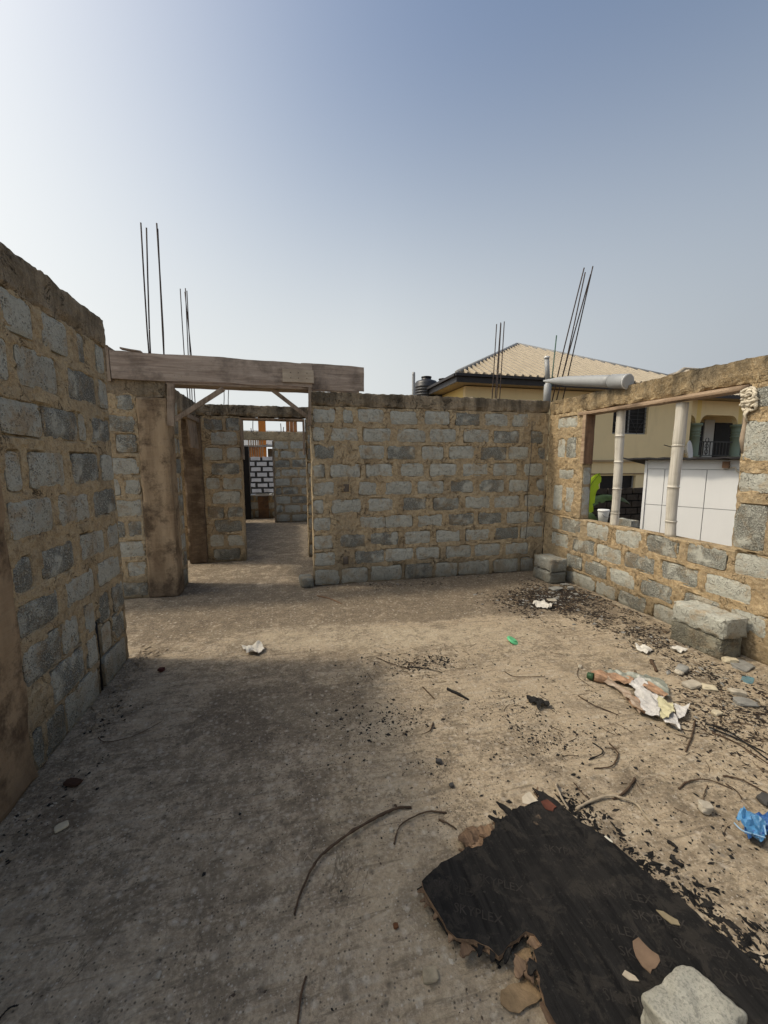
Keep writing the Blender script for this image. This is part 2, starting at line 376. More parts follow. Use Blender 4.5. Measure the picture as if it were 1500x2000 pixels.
# ------------------------------------------------------------------ SETTING: floor slab, ground
def build_floor():
    def ax(lo, f0, f1, hi, r=.022):
        return np.concatenate([np.linspace(lo, f0, 10)[:-1], lin(f0, f1, r), np.linspace(f1, hi, 10)[1:]])
    X = ax(-6, -1.34, 3.66, 3.86); Y = ax(-4, .35, 5.3, 12.6)
    gx, gy = np.meshgrid(X, Y, indexing='ij'); P = np.stack([gx.ravel(), gy.ravel(), np.zeros(gx.size)], 1)
    z = fbm(P*1.1, 3, 3)*.006 + fbm(P*9, 5, 3)*.0022 + fbm(P*38, 8, 1)*.0009
    inb = (P[:, 0] > -5.9) & (P[:, 0] < 3.8); V = P.copy(); V[:, 2] = np.where(inb, z, 0)
    nx, ny = len(X), len(Y)
    F = [[i*ny+j, (i+1)*ny+j, (i+1)*ny+j+1, i*ny+j+1] for i in range(nx-1) for j in range(ny-1)]
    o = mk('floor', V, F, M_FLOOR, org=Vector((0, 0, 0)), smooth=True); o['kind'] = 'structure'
    x, y = P[:, 0], P[:, 1]; w1 = fbm(P*1.3, 21, 4)*.35; w2 = fbm(P*3.1, 44, 3)*.16; ww = w1+w2
    def blob(cx, cy, rx, ry, s=.35, rot=0):
        c, q = math.cos(rot), math.sin(rot); dx, dy = x-cx, y-cy
        d = np.sqrt(((dx*c+dy*q)/rx)**2+((-dx*q+dy*c)/ry)**2)+ww*.8
        return np.clip((1-d)/s+.5, 0, 1)
    sand = np.clip(blob(2.1, 2.0, 1.5, 1.7)*.95 + blob(1.0, 2.7, .8, .9)*.6 + blob(1.4, 3.45, 2.4, .34, .5, -.2)*.8 + blob(3.1, 1.4, .9, 1.5)*.7+blob(.9, 1.2, .7, 1.0)*.55 + blob(-.2, .95, .9, .28, .5)*.25, 0, 1)  # loose sand; the sunlit band between the walls is painted lighter too
    damp_shade = np.clip(blob(-.05, 2.85, .75, .55, .4, .2)*.6 + blob(1.2, 4.6, 3.2, .85, .6)*1.25+blob(.3, 4.1, 1.6, .5, .7)*.6+blob(2.2, 4.0, 1.5, .35, .6)*.8+np.clip((y-5.0)/.5, 0, 1)*.75 + blob(2.95, 4.2, .9, .75, .3)*1.7 + blob(3.35, 3.0, .28, 1.3)*.6
                   + blob(-1.15, 2.9, .28, 1.3)*.55 + blob(-.9, 5.3, .9, .5)*.4 + blob(-.35, 2.0, .7, .8)*.45 + blob(1.6, .95, .55, .55)*.5, 0, 1)  # damp and grime, plus shade by the left and far walls painted in
    pale = np.clip(blob(.35, 3.55, 1.0, .25, .5, -.2)*.7+blob(1.6, 3.25, .8, .22, .5, -.2)*.6 + blob(.2, 2.35, .45, .12, .5, -.5)*.35, 0, 1)  # streaks of the sunlight shaft painted paler onto the floor
    for nm, d in (('sand', sand), ('damp_shade', damp_shade), ('pale', pale)):
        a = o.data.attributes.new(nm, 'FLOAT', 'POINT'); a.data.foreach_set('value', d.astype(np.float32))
build_floor()
fd = pbox('foundation', (-6.0, -4.0, -1.25), (3.855, 12.6, -.02), M_MORT); fd['kind'] = 'structure'
M_GROUND = mat_plain('packed_earth', (.17, .125, .08), .95, .35, 1.5, .1, .5, .02)
g = mk('ground', [(-400, -400, -1.2), (400, -400, -1.2), (400, 400, -1.2), (-400, 400, -1.2)], [[0, 1, 2, 3]], M_GROUND, org=Vector((0, 0, -1.2))); g['kind'] = 'structure'

# ------------------------------------------------------------------ WALLS
SEED = [100]
def sd(): SEED[0] += 13; return SEED[0]
def beam(name, mn, mx, mat, parent, res=.025, amp=.010, seed=0, rag=None):
    """rough cast ring beam; rag = (axis, sign) of the visible face whose lower edge is honeycombed"""
    def post(V):
        V = V.copy(); top = (V[:, 2] > mx[2]-.02)
        V[:, 2] += np.where(top, fbm(V*2, seed+40, 1)*.004 + fbm(V*22, seed+42, 2)*.006 + np.clip(vn(V*34, seed+44), 0, 1)*.010, 0)
        if rag:
            a, s = rag; face = mx[a] if s > 0 else mn[a]
            near = np.abs(V[:, a]-face) < .03; low = np.clip(1-(V[:, 2]-mn[2])/.06, 0, 1)
            V[:, a] -= s*np.where(near, low*.035*np.clip(vn(V*15, seed+50)+.25, 0, 1), 0)
            V[:, 2] += np.where(near & (V[:, 2] < mn[2]+.02), fbm(V*9, seed+52, 2)*.014, 0)
        return V
    return rbox(name, mn, mx, res, mat, parent, amp*.55, 14, .006, seed, post)

# --- facing wall (plane Y = 5.05), layout of its faces measured row by row
YC = 5.05
wc = thing('block_wall', 'long grey block wall facing the camera, between the doorway and the right corner', 'wall', (1.95, YC+.115, 0))
rowsC = [(200, [(90, 215), (260, 315), (340, 490), (525, 680), (720, 860), (895, 1030), (1060, 1190), (1215, 1305)]),
 (300, [(90, 155), (190, 345), (375, 530), (565, 725), (750, 895), (940, 1085), (1110, 1250), (1320, 1385)]),
 (405, [(100, 210), (345, 490), (510, 665), (705, 825), (860, 1000), (1035, 1180), (1195, 1305), (1360, 1400)]),
 (515, [(90, 155), (190, 355), (390, 540), (585, 715), (750, 900), (935, 1075), (1105, 1240), (1280, 1385)]),
 (615, [(90, 210), (350, 450), (495, 645), (680, 825), (865, 1000), (1030, 1165), (1195, 1305), (1350, 1395)]),
 (720, [(90, 150), (195, 360), (400, 540), (600, 730), (770, 910), (950, 1085), (1110, 1250), (1280, 1395)]),
 (815, [(90, 190), (355, 495), (499, 650), (680, 820), (850, 995), (1025, 1155), (1180, 1305), (1335, 1385)]),
 (915, [(90, 200), (240, 385), (415, 570), (605, 750), (785, 920), (950, 1085), (1115, 1245), (1260, 1390)]),
 (1010, [(90, 215), (330, 493), (497, 655), (670, 805), (840, 980), (1000, 1140), (1170, 1300)]),
 (1110, [(90, 240), (250, 400), (415, 590), (610, 760), (780, 900), (910, 1080), (1105, 1240), (1260, 1330)])]
BC = []
for r, (yy, xs) in enumerate(rowsC):
    zt = 2.255-r*.2265
    for (a, b) in xs:
        ua, ub = ony(580+a/2.885, 740+yy/2.885, YC).x, ony(580+b/2.885, 740+yy/2.885, YC).x
        ua = max(ua, .312); j = random.uniform(-.006, .006)
        BC.append((ua, min(ub, 3.60), zt-.192+j+(.012 if r < 9 else -.02), zt-.012+j))
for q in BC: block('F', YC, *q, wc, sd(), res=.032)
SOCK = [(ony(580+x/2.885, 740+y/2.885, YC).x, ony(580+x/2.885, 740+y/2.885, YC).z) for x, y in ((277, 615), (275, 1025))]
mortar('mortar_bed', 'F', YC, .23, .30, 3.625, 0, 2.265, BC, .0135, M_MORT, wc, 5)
for (sx, sz) in SOCK:                                                        # empty switch boxes
    rbox('switch_box', (sx-.035, YC-.012, sz-.05), (sx+.035, YC+.03, sz+.05), .02, mat_plain('box_recess', (.12, .10, .08), .9), wc, .003, 9, .004, 3)
    for dx in (-.042, .042): rbox('box_edge', (sx+dx-.006, YC-.022, sz-.055), (sx+dx+.006, YC+.01, sz+.055), .02, M_MORTG, wc, .003, 20, .002, 7)
beam('ring_beam', (.30, YC-.012, 2.268), (3.615, YC+.24, 2.435), M_BEAM, wc, .024, .010, 5, (1, -1))
def tube(name, pts, r, mat, parent=None, n=6, taper=None, closed=True, smooth=True, rs=None, org=None):
    pts = [Vector(p) for p in pts]; V = []; F = []
    for i, p in enumerate(pts):
        d = (pts[min(i+1, len(pts)-1)]-pts[max(i-1, 0)]).normalized()
        a = d.orthogonal().normalized() if i == 0 else (a-d*a.dot(d)).normalized()
        b = d.cross(a); q = rs[i] if rs else r*(1 if not taper else 1+(taper-1)*i/(len(pts)-1))
        for k in range(n):
            t = 2*math.pi*k/n; V.append(p+(a*math.cos(t)+b*math.sin(t))*q)
        if i: F += [[(i-1)*n+k, (i-1)*n+(k+1) % n, i*n+(k+1) % n, i*n+k] for k in range(n)]
    F += [list(range(n))[::-1], [(len(pts)-1)*n+k for k in range(n)]]
    return mk(name, [tuple(v) for v in V], F, mat, parent, smooth=smooth, org=org)
# wire hanging down the facing wall near its right end
wp = [ony(580+x/2.885, 740+y/2.885, YC-.012) for x, y in ((1325, 240), (1322, 400), (1310, 520), (1298, 640), (1300, 760), (1295, 850), (1288, 900))]
tube('cable', wp, .0035, mat_plain('grey_cable', (.09, .08, .07), .7), wc, 5)

# --- left wall (plane X = -1.3)
XL = -1.30
wl = thing('block_wall', 'dark block wall at the left edge running away from the camera, with a slanting top edge and a cut pipe slot', 'wall', (XL-.115, 2.7, 0))
rowsL = [((2.235, 2.425), [(0, 63), (80, 130), (150, 163), (187, 212)], 520), ((1.985, 2.185), [(-30, 17), (32, 110), (132, 187), (192, 214)], 740), ((1.73, 1.90), [(0, 80), (82, 150), (154, 167), (177, 217)], 830),
 ((1.455, 1.645), [(10, 40), (57, 123), (140, 190), (198, 222)], 930), ((1.215, 1.40), [(17, 100), (115, 173), (182, 225)], 1010), ((.95, 1.12), [(22, 62), (83, 143), (158, 203), (210, 233)], 1110),
 ((.72, .885), [(37, 112), (128, 182), (192, 233)], 1210), ((.465, .66), [(35, 117), (123, 153), (167, 213), (220, 240)], 1290), ((.24, .44), [(35, 60), (100, 163), (171, 188), (200, 217), (222, 242)], 1390), ((.0, .215), [(40, 87), (90, 128), (130, 193), (204, 245)], 1480)]
BL = []
for (c, e), xs, _ in rowsL:
    for a, b in xs:
        # y of the pixel at mid height of the course on this plane
        def U(px):
            lo, hi = .5, 8.
            for _k in range(30):
                md = (lo+hi)/2; v = Vector((XL, md, (c+e)/2))-C_; q = 750+FPX*v.dot(R_)/v.dot(F_)
                lo, hi = (md, hi) if q < px else (lo, md)
            return lo
        ua, ub = U(max(a, -60)), U(b); ua = max(ua, 2.235); ub = min(ub, 3.49)
        if ub-ua > .04: BL.append((ua, ub, c, e))
M_BLACKP = mat_plain('slot_shade_black', (.010, .010, .010), .6, .2)
SL = (2.99, 3.06)          # pipe slot
BL = [q for q in BL if not (q[0] < SL[1] and q[1] > SL[0] and q[2] < .5)] + [(max(q[0], SL[1]+.005), q[1], q[2], q[3]) for q in BL if q[0] < SL[1] and q[1] > SL[1]+.06 and q[2] < .5] + [(q[0], SL[0]-.005, q[2], q[3]) for q in BL if q[0] < SL[0]-.06 and q[1] > SL[0] and q[2] < .5]
for q in BL: block('L', XL, *q, wl, sd(), res=.028)
# mortar bed split round the slot so the slot is really open
mortar('mortar_bed', 'L', XL, .23, 2.215, SL[0], 0, .52, BL, .013, M_MORT, wl, 15)
mortar('mortar_bed', 'L', XL, .23, SL[1], 3.50, 0, .52, BL, .013, M_MORT, wl, 16)
mortar('mortar_bed', 'L', XL, .23, 2.215, 3.50, .515, 2.44, BL, .013, M_MORT, wl, 15)
pbox('slot_back', (XL-.225, SL[0]-.01, 0), (XL-.19, SL[1]+.01, .52), M_BLACKP, wl)  # black backing that paints in the slot's deep shade
tube('conduit', [(XL-.034, SL[0]+.034, 0), (XL-.032, SL[0]+.034, .30), (XL-.034, SL[0]+.036, .49)], .031, M_BLACKP, wl, 8)  # pipe drawn wide and black to darken the slot
rbox('column', (XL-.23, 1.80, 0), (XL+.022, 2.215, 2.30), .03, M_PLASTL, wl, .006, 5, .012, 9)
BL2 = bond(.62, 1.79, 0, 10, .237, seed=77)  # unseen stretch of wall added to keep sun off the near floor
for q in BL2: block('L', XL, *q, wl, sd(), res=.06)
mortar('mortar_bed', 'L', XL, .23, .6, 1.80, 0, 2.44, BL2, .03, M_MORT, wl, 17)
beam('ring_beam', (XL-.24, .60, 2.43), (XL+.014, 3.52, 2.635), M_BEAML, wl, .022, .013, 25, (0, 1))
rbox('column_head', (XL-.22, 1.81, 2.29), (XL+.008, 2.215, 2.45), .04, M_BEAML, wl, .006, 5, .01, 4)

# --- right wall (plane X = 3.62)
XR = 3.62
wr = thing('block_wall', 'sunlit block wall on the right with a wide window opening', 'wall', (XR+.115, 2.0, 0))
z6 = lambda x, y: (1040+x/3.26, 680+y/3.26)
z7 = lambda x, y: (940+x/2.68, 1040+y/2.68)
BR = []
def radd(cv, y, ce, lst, lo=-9, hi=9):
    for a, b in lst:
        ya, yb = onx(*cv(b, y), XR).y, onx(*cv(a, y), XR).y
        BR.append((max(ya, lo), min(yb, hi), *ce))
def rrow(ce, items, cv=z6):           # items: (x0, y0, x1, y1)
    for (x0, y0, x1, y1) in items: BR.append((onx(*cv(x1, y1), XR).y, onx(*cv(x0, y0), XR).y, *ce))
rrow((.665, .845), [(125, 1130, 175, 1140), (185, 1145, 310, 1160), (345, 1165, 480, 1180), (525, 1205, 690, 1225), (725, 1265, 925, 1290), (985, 1320, 1235, 1350), (1290, 1380, 1520, 1420)])
rrow((.435, .610), [(120, 1240, 225, 1260), (255, 1265, 390, 1290), (410, 1310, 565, 1340), (585, 1360, 780, 1400), (820, 1425, 1050, 1470), (1100, 1500, 1400, 1560)])
rrow((.205, .375), [(215, 1405, 310, 1420), (330, 1400, 470, 1430), (490, 1440, 650, 1470)])
rrow((.205, .375), [(835, 300, 1000, 330), (1060, 370, 1250, 400), (1300, 430, 1500, 470)], z7)
rrow((.0, .16), [(440, 260, 590, 290), (600, 310, 700, 330), (715, 345, 860, 380), (900, 430, 1040, 470), (1060, 480, 1200, 520)], z7)
rrow((2.03, 2.17), [(165, 470, 285, 470)]); rrow((1.64, 1.90), [(160, 640, 208, 640), (216, 640, 278, 640)])
rrow((1.36, 1.50), [(170, 810, 262, 810)]); rrow((.93, 1.27), [(130, 1000, 190, 1000), (205, 1000, 258, 1000)])
for (c, e) in ((2.02, 2.17), (1.60, 1.92), (1.35, 1.51), (.89, 1.25)): BR.append((2.20+.1*random.random(), 2.515, c, e)); BR.append((1.7, 2.14, c, e))
BR += bond(-1.0, 1.65, 0, 10, .23, seed=4)
BR = [(a, min(b, 5.03), c, e) for a, b, c, e in BR if b-a > .04]
for q in BR: block('R', XR, *q, wr, sd(), res=.035)
YW0, YW1, ZS, ZH = 2.525, 4.325, .86, 2.16
mortar('mortar_bed', 'R', XR, .13, -1.0, 5.045, 0, ZS, BR, .0155, M_MORTG, wr, 31)
mortar('mortar_bed', 'R', XR, .13, YW1, 5.045, ZS, 2.225, BR, .014, M_MORTG, wr, 32)
mortar('mortar_bed', 'R', XR, .13, -1.0, YW0, ZS, 2.225, BR, .016, M_MORTG, wr, 33)
beam('ring_beam', (XR-.010, -1.0, 2.215), (XR+.135, 5.035, 2.415), M_BEAMG, wr, .024, .011, 35, (0, -1))
for (c, e) in ((.90, 1.27), (1.30, 1.52)):                                         # block ends in the window reveal
    block('F', YW1, XR+.015, XR+.12, c, e, wr, sd(), res=.03, proud=.008)

# --- stub wall and column left of the doorway
wd = thing('block_wall', 'short block wall with a stained brown plastered column, left of the doorway', 'wall', (-1.75, YC+.115, 0))
BD = [q for q in bond(-3.4, -1.62, .0, 10, .237, seed=12, off=.08)]
for q in BD: block('F', YC, *q, wd, sd(), res=.04)
mortar('mortar_bed', 'F', YC, .23, -3.4, -1.60, 0, 2.36, BD, .018, M_MORT, wd, 41)
def colpost(V):
    V = V.copy(); V[:, 0] += np.where(V[:, 0] < -1.5, -.0-.05*np.clip(V[:, 2], 0, 2.4)/2.4*-.4, 0); return V
rbox('column', (-1.615, YC-.03, 0), (-1.285, YC+.24, 2.30), .028, M_PLAST, wd, .007, 5, .012, 44, colpost)
rbox('column_stub', (-2.2, YC, 2.5), (-1.83, YC+.24, 2.84), .05, M_BEAM, wd, .008, 6, .015, 48)
beam('ring_beam', (-3.4, YC-.012, 2.30), (-1.29, YC+.24, 2.56), M_BEAM, wd, .03, .012, 47, (1, -1))

# --- wall running back behind the column (plane X = -1.3), with its own doorway
wb = thing('block_wall', 'narrow strip of block wall running back behind the brown column, with a lintel over a side doorway', 'wall', (-1.42, 5.9, 0))
BB = bond(5.30, 5.56, 0, 10, .237, L=.40, seed=5)
for q in BB: block('L', -1.305, *q, wb, sd(), res=.04)
mortar('mortar_bed', 'L', -1.305, .22, 5.295, 5.57, 0, 2.21, BB, .02, M_MORT, wb, 51)
beam('ring_beam', (-1.53, 5.295, 2.215), (-1.30, 6.63, 2.47), M_BEAM, wb, .03, .010, 53, (0, 1))
rbox('pale_edge_strip', (-1.40, 5.572, .0), (-1.308, 5.60, 2.20), .04, M_MORTG, wb, .006, 9, .005, 54)

# --- middle wall (plane Y = 6.65) with the inner doorway
YM = 6.65
wm = thing('block_wall', 'dim block wall seen through the doorway, holding the wood framed inner opening', 'wall', (.5, YM+.115, 0))
BM = bond(-1.22, -.69, 0, 10, .227, L=.45, seed=9, off=.1) + bond(.33, 1.2, 0, 10, .227, seed=10)
for q in BM: block('F', YM, *q, wm, sd(), res=.045)
mortar('mortar_bed', 'F', YM, .23, -1.26, -.685, 0, 2.28, BM, .018, M_MORT, wm, 61)
mortar('mortar_bed', 'F', YM, .23, .315, 3.6, 0, 2.28, BM, .03, M_MORT, wm, 62)
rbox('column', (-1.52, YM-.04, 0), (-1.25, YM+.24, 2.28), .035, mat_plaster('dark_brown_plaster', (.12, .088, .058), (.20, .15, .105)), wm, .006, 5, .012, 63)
beam('ring_beam', (-1.53, YM-.02, 2.285), (3.6, YM+.24, 2.45), M_BEAM, wm, .028, .012, 66, (1, -1))
# wood framing of the inner opening
fr = thing('door_frame', 'thin timber formwork strips lining the inner opening behind the doorway', 'door frame', (-.19, YM, 1.7))
rbox('head_strip', (-.685, YM-.03, 2.235), (.30, YM+.2, 2.262), .08, M_WOODY, fr, .002, 8, .002, 1)
rbox('side_strip', (-.684, YM-.03, 1.62), (-.655, YM+.2, 2.232), .08, M_WOODV, fr, .002, 8, .002, 2)
rbox('side_strip', (.27, YM-.035, 1.70), (.298, YM+.2, 2.232), .08, M_WOODV, fr, .002, 8, .002, 3)
w_shade = thing('block_wall', 'unseen side block wall added to shade the room beyond the inner opening', 'wall', (-1.65, 8.8, 0))  # added out of view to keep sun off the middle room floor
BN = bond(6.95, 10.6, 0, 9, .237, seed=55)
for q in BN: block('L', -1.55, *q, w_shade, sd(), res=.15)
mortar('mortar_bed', 'L', -1.55, .2, 6.91, 10.66, 0, 2.45, BN, .05, M_MORT, w_shade, 56)
# far walls
YF = 10.67
wf = thing('block_wall', 'far block wall seen through the inner opening, with its own doorway at left', 'wall', (0, YF+.115, 0))
BF = bond(-.30, 1.4, 0, 9, .235, seed=19) + bond(-2.6, -1.25, 0, 9, .235, seed=20)
for q in BF: block('F', YF, *q, wf, sd(), res=.1)
mortar('mortar_bed', 'F', YF, .23, -.32, 3.6, 0, 2.125, BF, .035, M_MORT, wf, 71)
mortar('mortar_bed', 'F', YF, .23, -3.4, -1.22, 0, 2.125, BF, .05, M_MORT, wf, 72)
beam('ring_beam', (-3.4, YF-.01, 2.125), (3.6, YF+.24, 2.335), M_MORT, wf, .06, .008, 73)
rbox('door_strip', (-.345, YF-.02, 0), (-.322, YF+.2, 2.10), .1, M_WOODV, wf, .003, 8, .002, 74)
wg = thing('block_wall', 'low far block wall with a window sill and a brown column, beyond two doorways', 'wall', (-.6, 11.7, 0))
sill = ony(500, 967, 11.6).z
BG = bond(-2.2, 0, 0, 3, .235, seed=29)
for q in BG: block('F', 11.6, *q, wg, sd(), res=.15, mat=M_BLOCK)
mortar('mortar_bed', 'F', 11.6, .2, -2.3, 0, 0, sill-.02, BG, .04, M_MORTG, wg, 77)
rbox('sill', (-2.3, 11.57, sill-.02), (0, 11.82, sill+.02), .1, M_PVCL, wg, .008, 6, .004, 78)
cx = ony(515, 990, 11.55).x
rbox('column', (cx-.15, 11.54, 0), (cx+.14, 11.6, sill-.03), .08, mat_plaster('rust_plaster', (.12, .06, .03), (.20, .11, .055)), wg, .004, 6, .008, 79)
pbox('pillar', (-1.5, 11.5, 0), (ony(486, 900, 11.5).x, 11.8, ony(480, 872, 11.5).z), mat_plain('black_paint', (.012, .012, .014), .6), wg)
# back wall glimpsed through the side doorway
ws = thing('block_wall', 'sliver of block wall glimpsed through the gap beside the brown column', 'wall', (-3.2, 8.3, 0))
BS = bond(-4.4, -1.78, 0, 9, .237, seed=33)
for q in BS: block('F', 8.2, *q, ws, sd(), res=.1)
mortar('mortar_bed', 'F', 8.2, .2, -4.5, -1.77, 0, 2.2, BS, .04, M_MORTG, ws, 81)

# white block wall out beyond
M_WBLK = mat_plain('pale_new_block', (.50, .51, .52), .9, .15, 5)
M_DMORT = mat_plain('dark_joint', (.05, .05, .048), .95, .3, 9)
YWB = 17.0
ww_ = thing('block_wall', 'pale new block wall with dark joints, furthest wall through the doorways', 'wall', (-.8, YWB+.1, -1.2))
zt = ony(500, 892, YWB).z
pbox('joints', (-2.6, YWB+.03, -1.2), (.6, YWB+.2, zt-.03), M_DMORT, ww_)
proto = {}
z = -1.19; r = 0
while z < zt-.05:
    u = -2.6 - (.24 if r % 2 else 0)
    while u < .5:
        a = max(u, -2.6); b = u+.40
        rbox('concrete_block', (a+random.uniform(0, .03), YWB-.02*random.random(), z+random.uniform(0, .012)), (b, YWB+.08, z+.165+random.uniform(-.01, .01)), .14, M_WBLK, ww_, .012, 9, .015, sd())
        u += .47
    z += .215; r += 1
print('pale blocks rows', r)

# ------------------------------------------------------------------ TIMBER over the doorway
tb = thing('timber_formwork', 'weathered plank formwork spanning the doorway, patched with a small nailed plate', 'formwork', (-.4, 5.0, 2.46))
def plank(name, x0, x1, zb0, zb1, zt0, zt1, y0, y1, mat, parent, seed, notch=True):
    def post(V):
        V = V.copy(); t = (V[:, 0]-x0)/(x1-x0); s = (V[:, 2]-2.45)/(2.75-2.45)
        V[:, 2] = (zb0+(zb1-zb0)*t)*(1-s)+(zt0+(zt1-zt0)*t)*s
        V[:, 2] += fbm(np.stack([V[:, 0]*3, V[:, 0]*0, s*2], 1), seed, 3)*.007
        return V
    return rbox(name, (x0, y0, 2.45), (x1, y1, 2.75), (.05, .03, .06), mat, parent, .0025, 6, .002, seed, post)
p1 = plank('long_plank', -1.80, .33, 2.478, 2.472, 2.765, 2.748, 4.992, 5.018, M_WOOD, tb, 3)
plank('short_plank', .20, .962, 2.462, 2.458, 2.752, 2.745, 5.021, 5.036, M_WOOD, tb, 5)
sp0, sp1 = ony(551, 720, 4.985), ony(613, 748, 4.985)
rbox('splice_plate', (sp0.x, 4.970, sp1.z-.005), (sp1.x, 4.990, sp0.z), .05, mat_wood('splice_wood', (.38, .31, .23), (.50, .42, .32), 0, (.30, .24, .18)), tb, .002, 9, .003, 8)
M_NAIL = mat_plain('nail', (.03, .025, .02), .6)
for i in range(6):
    q = ((i % 3)+.5)/3; x = sp0.x+(sp1.x-sp0.x)*(.12+.76*q+.03*random.random()); zz = sp1.z+(sp0.z-sp1.z)*(.3 if i < 3 else .72)
    tube('nail_head', [(x, 4.972, zz), (x, 4.965, zz)], .005, M_NAIL, tb, 6)
plank('back_plank', -1.70, .95, 2.478, 2.472, 2.74, 2.72, 5.29, 5.315, M_WOOD, tb, 7)
rbox('bottom_board', (-1.28, 5.02, 2.448), (.30, 5.29, 2.47), .08, M_WOOD, tb, .003, 6, .003, 9)
rbox('end_cleat', (-1.835, 4.99, 2.45), (-1.806, 5.06, 2.80), .05, M_WOODV, tb, .002, 6, .003, 10)
rbox('loose_offcut', (-1.70, 5.0, 2.768), (-1.50, 5.07, 2.785), .05, M_WOOD, tb, .004, 6, .003, 11, lambda V: V+np.stack([V[:, 0]*0, V[:, 0]*0, (V[:, 0]+1.5)*-.12], 1))
def stick(name, a, b, wd_, th_, mat, parent, seed):
    a, b = Vector(a), Vector(b); L = (b-a).length; z = (b-a).normalized(); y = Vector((0, 1, 0)); x = y.cross(z).normalized(); y = z.cross(x)
    def post(V): return np.array([tuple(a + x*v[0] + y*v[1] + z*v[2]) for v in V])
    return rbox(name, (-wd_/2, -th_/2, 0), (wd_/2, th_/2, L), (.03, .03, .08), mat, parent, .002, 8, .002, seed, post)
st = [ony(334, 750, 4.99), ony(334, 832, 4.99)]
stick('stud', st[1], st[0], .075, .03, M_WOODV, tb, 12)
stick('stud', ony(605, 832, 5.02), ony(605, 757, 5.02), .035, .05, M_WOODV, tb, 13)
stick('brace', ony(342, 820, 4.985), ony(437, 759, 4.985), .055, .03, M_WOODV, tb, 14)
stick('brace', ony(530, 760, 5.1), ony(604, 817, 5.1), .05, .03, M_WOODV, tb, 15)
# board patch on the wall behind the column
bp = thing('plank', 'reddish brown board with a crosspiece nailed to the wall behind the diagonal brace', 'plank', (-1.28, 6.2, 1.8))
rbox('board', (-1.295, 6.0, 1.78), (-1.268, 6.55, 2.22), .08, M_WOODV, bp, .003, 6, .004, 16, lambda V: V+np.stack([V[:, 0]*0, (V[:, 2]-1.78)*-.3, V[:, 0]*0], 1))
rbox('crosspiece', (-1.266, 5.75, 2.16), (-1.235, 6.50, 2.22), .08, M_WOODV, bp, .003, 6, .003, 17)

# ------------------------------------------------------------------ STARTER BARS
def bars(label, base, tops, Y, r, group='starter bars sticking up from the wall tops', mat=M_REBAR, low=None):
    z0 = min(b.z for b in base); c = sum((b for b in base), Vector())/len(base)
    t = thing('starter_bars', label, 'rebar', (c.x, c.y, z0), group)
    for a, b in zip(base, tops):
        j = Vector((random.uniform(-.012, .012), random.uniform(-.012, .012), 0))
        tube('rebar', [a, a.lerp(b, .35)+j, a.lerp(b, .7)+j*.6, b], r, mat, t, 6)
    return t
def yb(px, py, Y): return ony(px, py, Y)
# tall trio on the plastered column
A = [(292, 690, 275, 435, 5.12), (295, 690, 286, 445, 5.20), (319, 692, 306, 436, 5.10), (320.5, 692, 308, 447, 5.22)]
def down(p, q, z):                      # extend the bar down to height z
    return p+(p-q)*((p.z-z)/(q.z-p.z)) if q.z != p.z else p
base, tops = [], []
for a, b, c, d, Y in A:
    t_, b_ = ony(c, d, Y), ony(a, b, Y); base.append(down(b_, t_, 2.42)); tops.append(t_)
bars('tall pair of bars plus a doubled bar rising above the left end of the plank', base, tops, 5.1, .0085)
base, tops = [], []
for a, b, c, d, Y in [(367, 775, 352, 564, 6.74), (371, 775, 362, 563, 6.74), (375, 776, 365, 568, 6.84), (380, 777, 361, 570, 6.84)]:
    t_, b_ = ony(c, d, Y), ony(a, b, Y); base.append(down(b_, t_, 2.40)); tops.append(t_)
bars('four shorter bars behind the plank, just right of the tallest ones', base, tops, 6.7, .0075)
base, tops = [], []
for a, b, c, d, Y in [(962, 776, 970, 633, 6.2), (968, 776, 978, 630, 6.2), (970, 776, 978.5, 632, 6.3), (977, 777, 985, 628, 6.2)]:
    t_, b_ = ony(c, d, Y), ony(a, b, Y); base.append(down(b_, t_, 0.0)); tops.append(t_)
bars('upright bars in front of the roofed yellow house, behind the long wall', base, tops, 6.2, .008)
base, tops = [], []
for a, b, c, d, Y in [(1078, 785, 1141, 523, 5.14), (1086, 785, 1143, 532, 5.2), (1086, 785, 1154, 535, 5.12), (1098, 785, 1158, 520, 5.18)]:
    t_, b_ = ony(c, d, Y), ony(a, b, Y); base.append(down(b_, t_, 2.39)); tops.append(t_)
bars('leaning crossed bars at the right corner beside the grey pipe', base, tops, 5.15, .0085)
base = [ony(455, 790, 6.8), ony(447, 790, 6.8)]
base, tops = [down(ony(437, 785, 6.8), ony(437, 757, 6.8), 2.42), down(ony(446, 785, 6.8), ony(446, 757, 6.8), 2.42)], [ony(437, 745, 6.8), ony(447, 752, 6.8)]
bars('two thin bars visible just under the plank through the doorway', base, tops, 6.8, .006)
base, tops = [], []
for a, d in ((494, 822), (548, 827), (554, 834), (490, 836)):
    t_, b_ = ony(a, d, 10.8), ony(a, 842, 10.8); base.append(Vector((t_.x, t_.y, 2.31))); tops.append(t_)
bars('short bars on top of the far wall seen through the inner opening', base, tops, 10.8, .01)

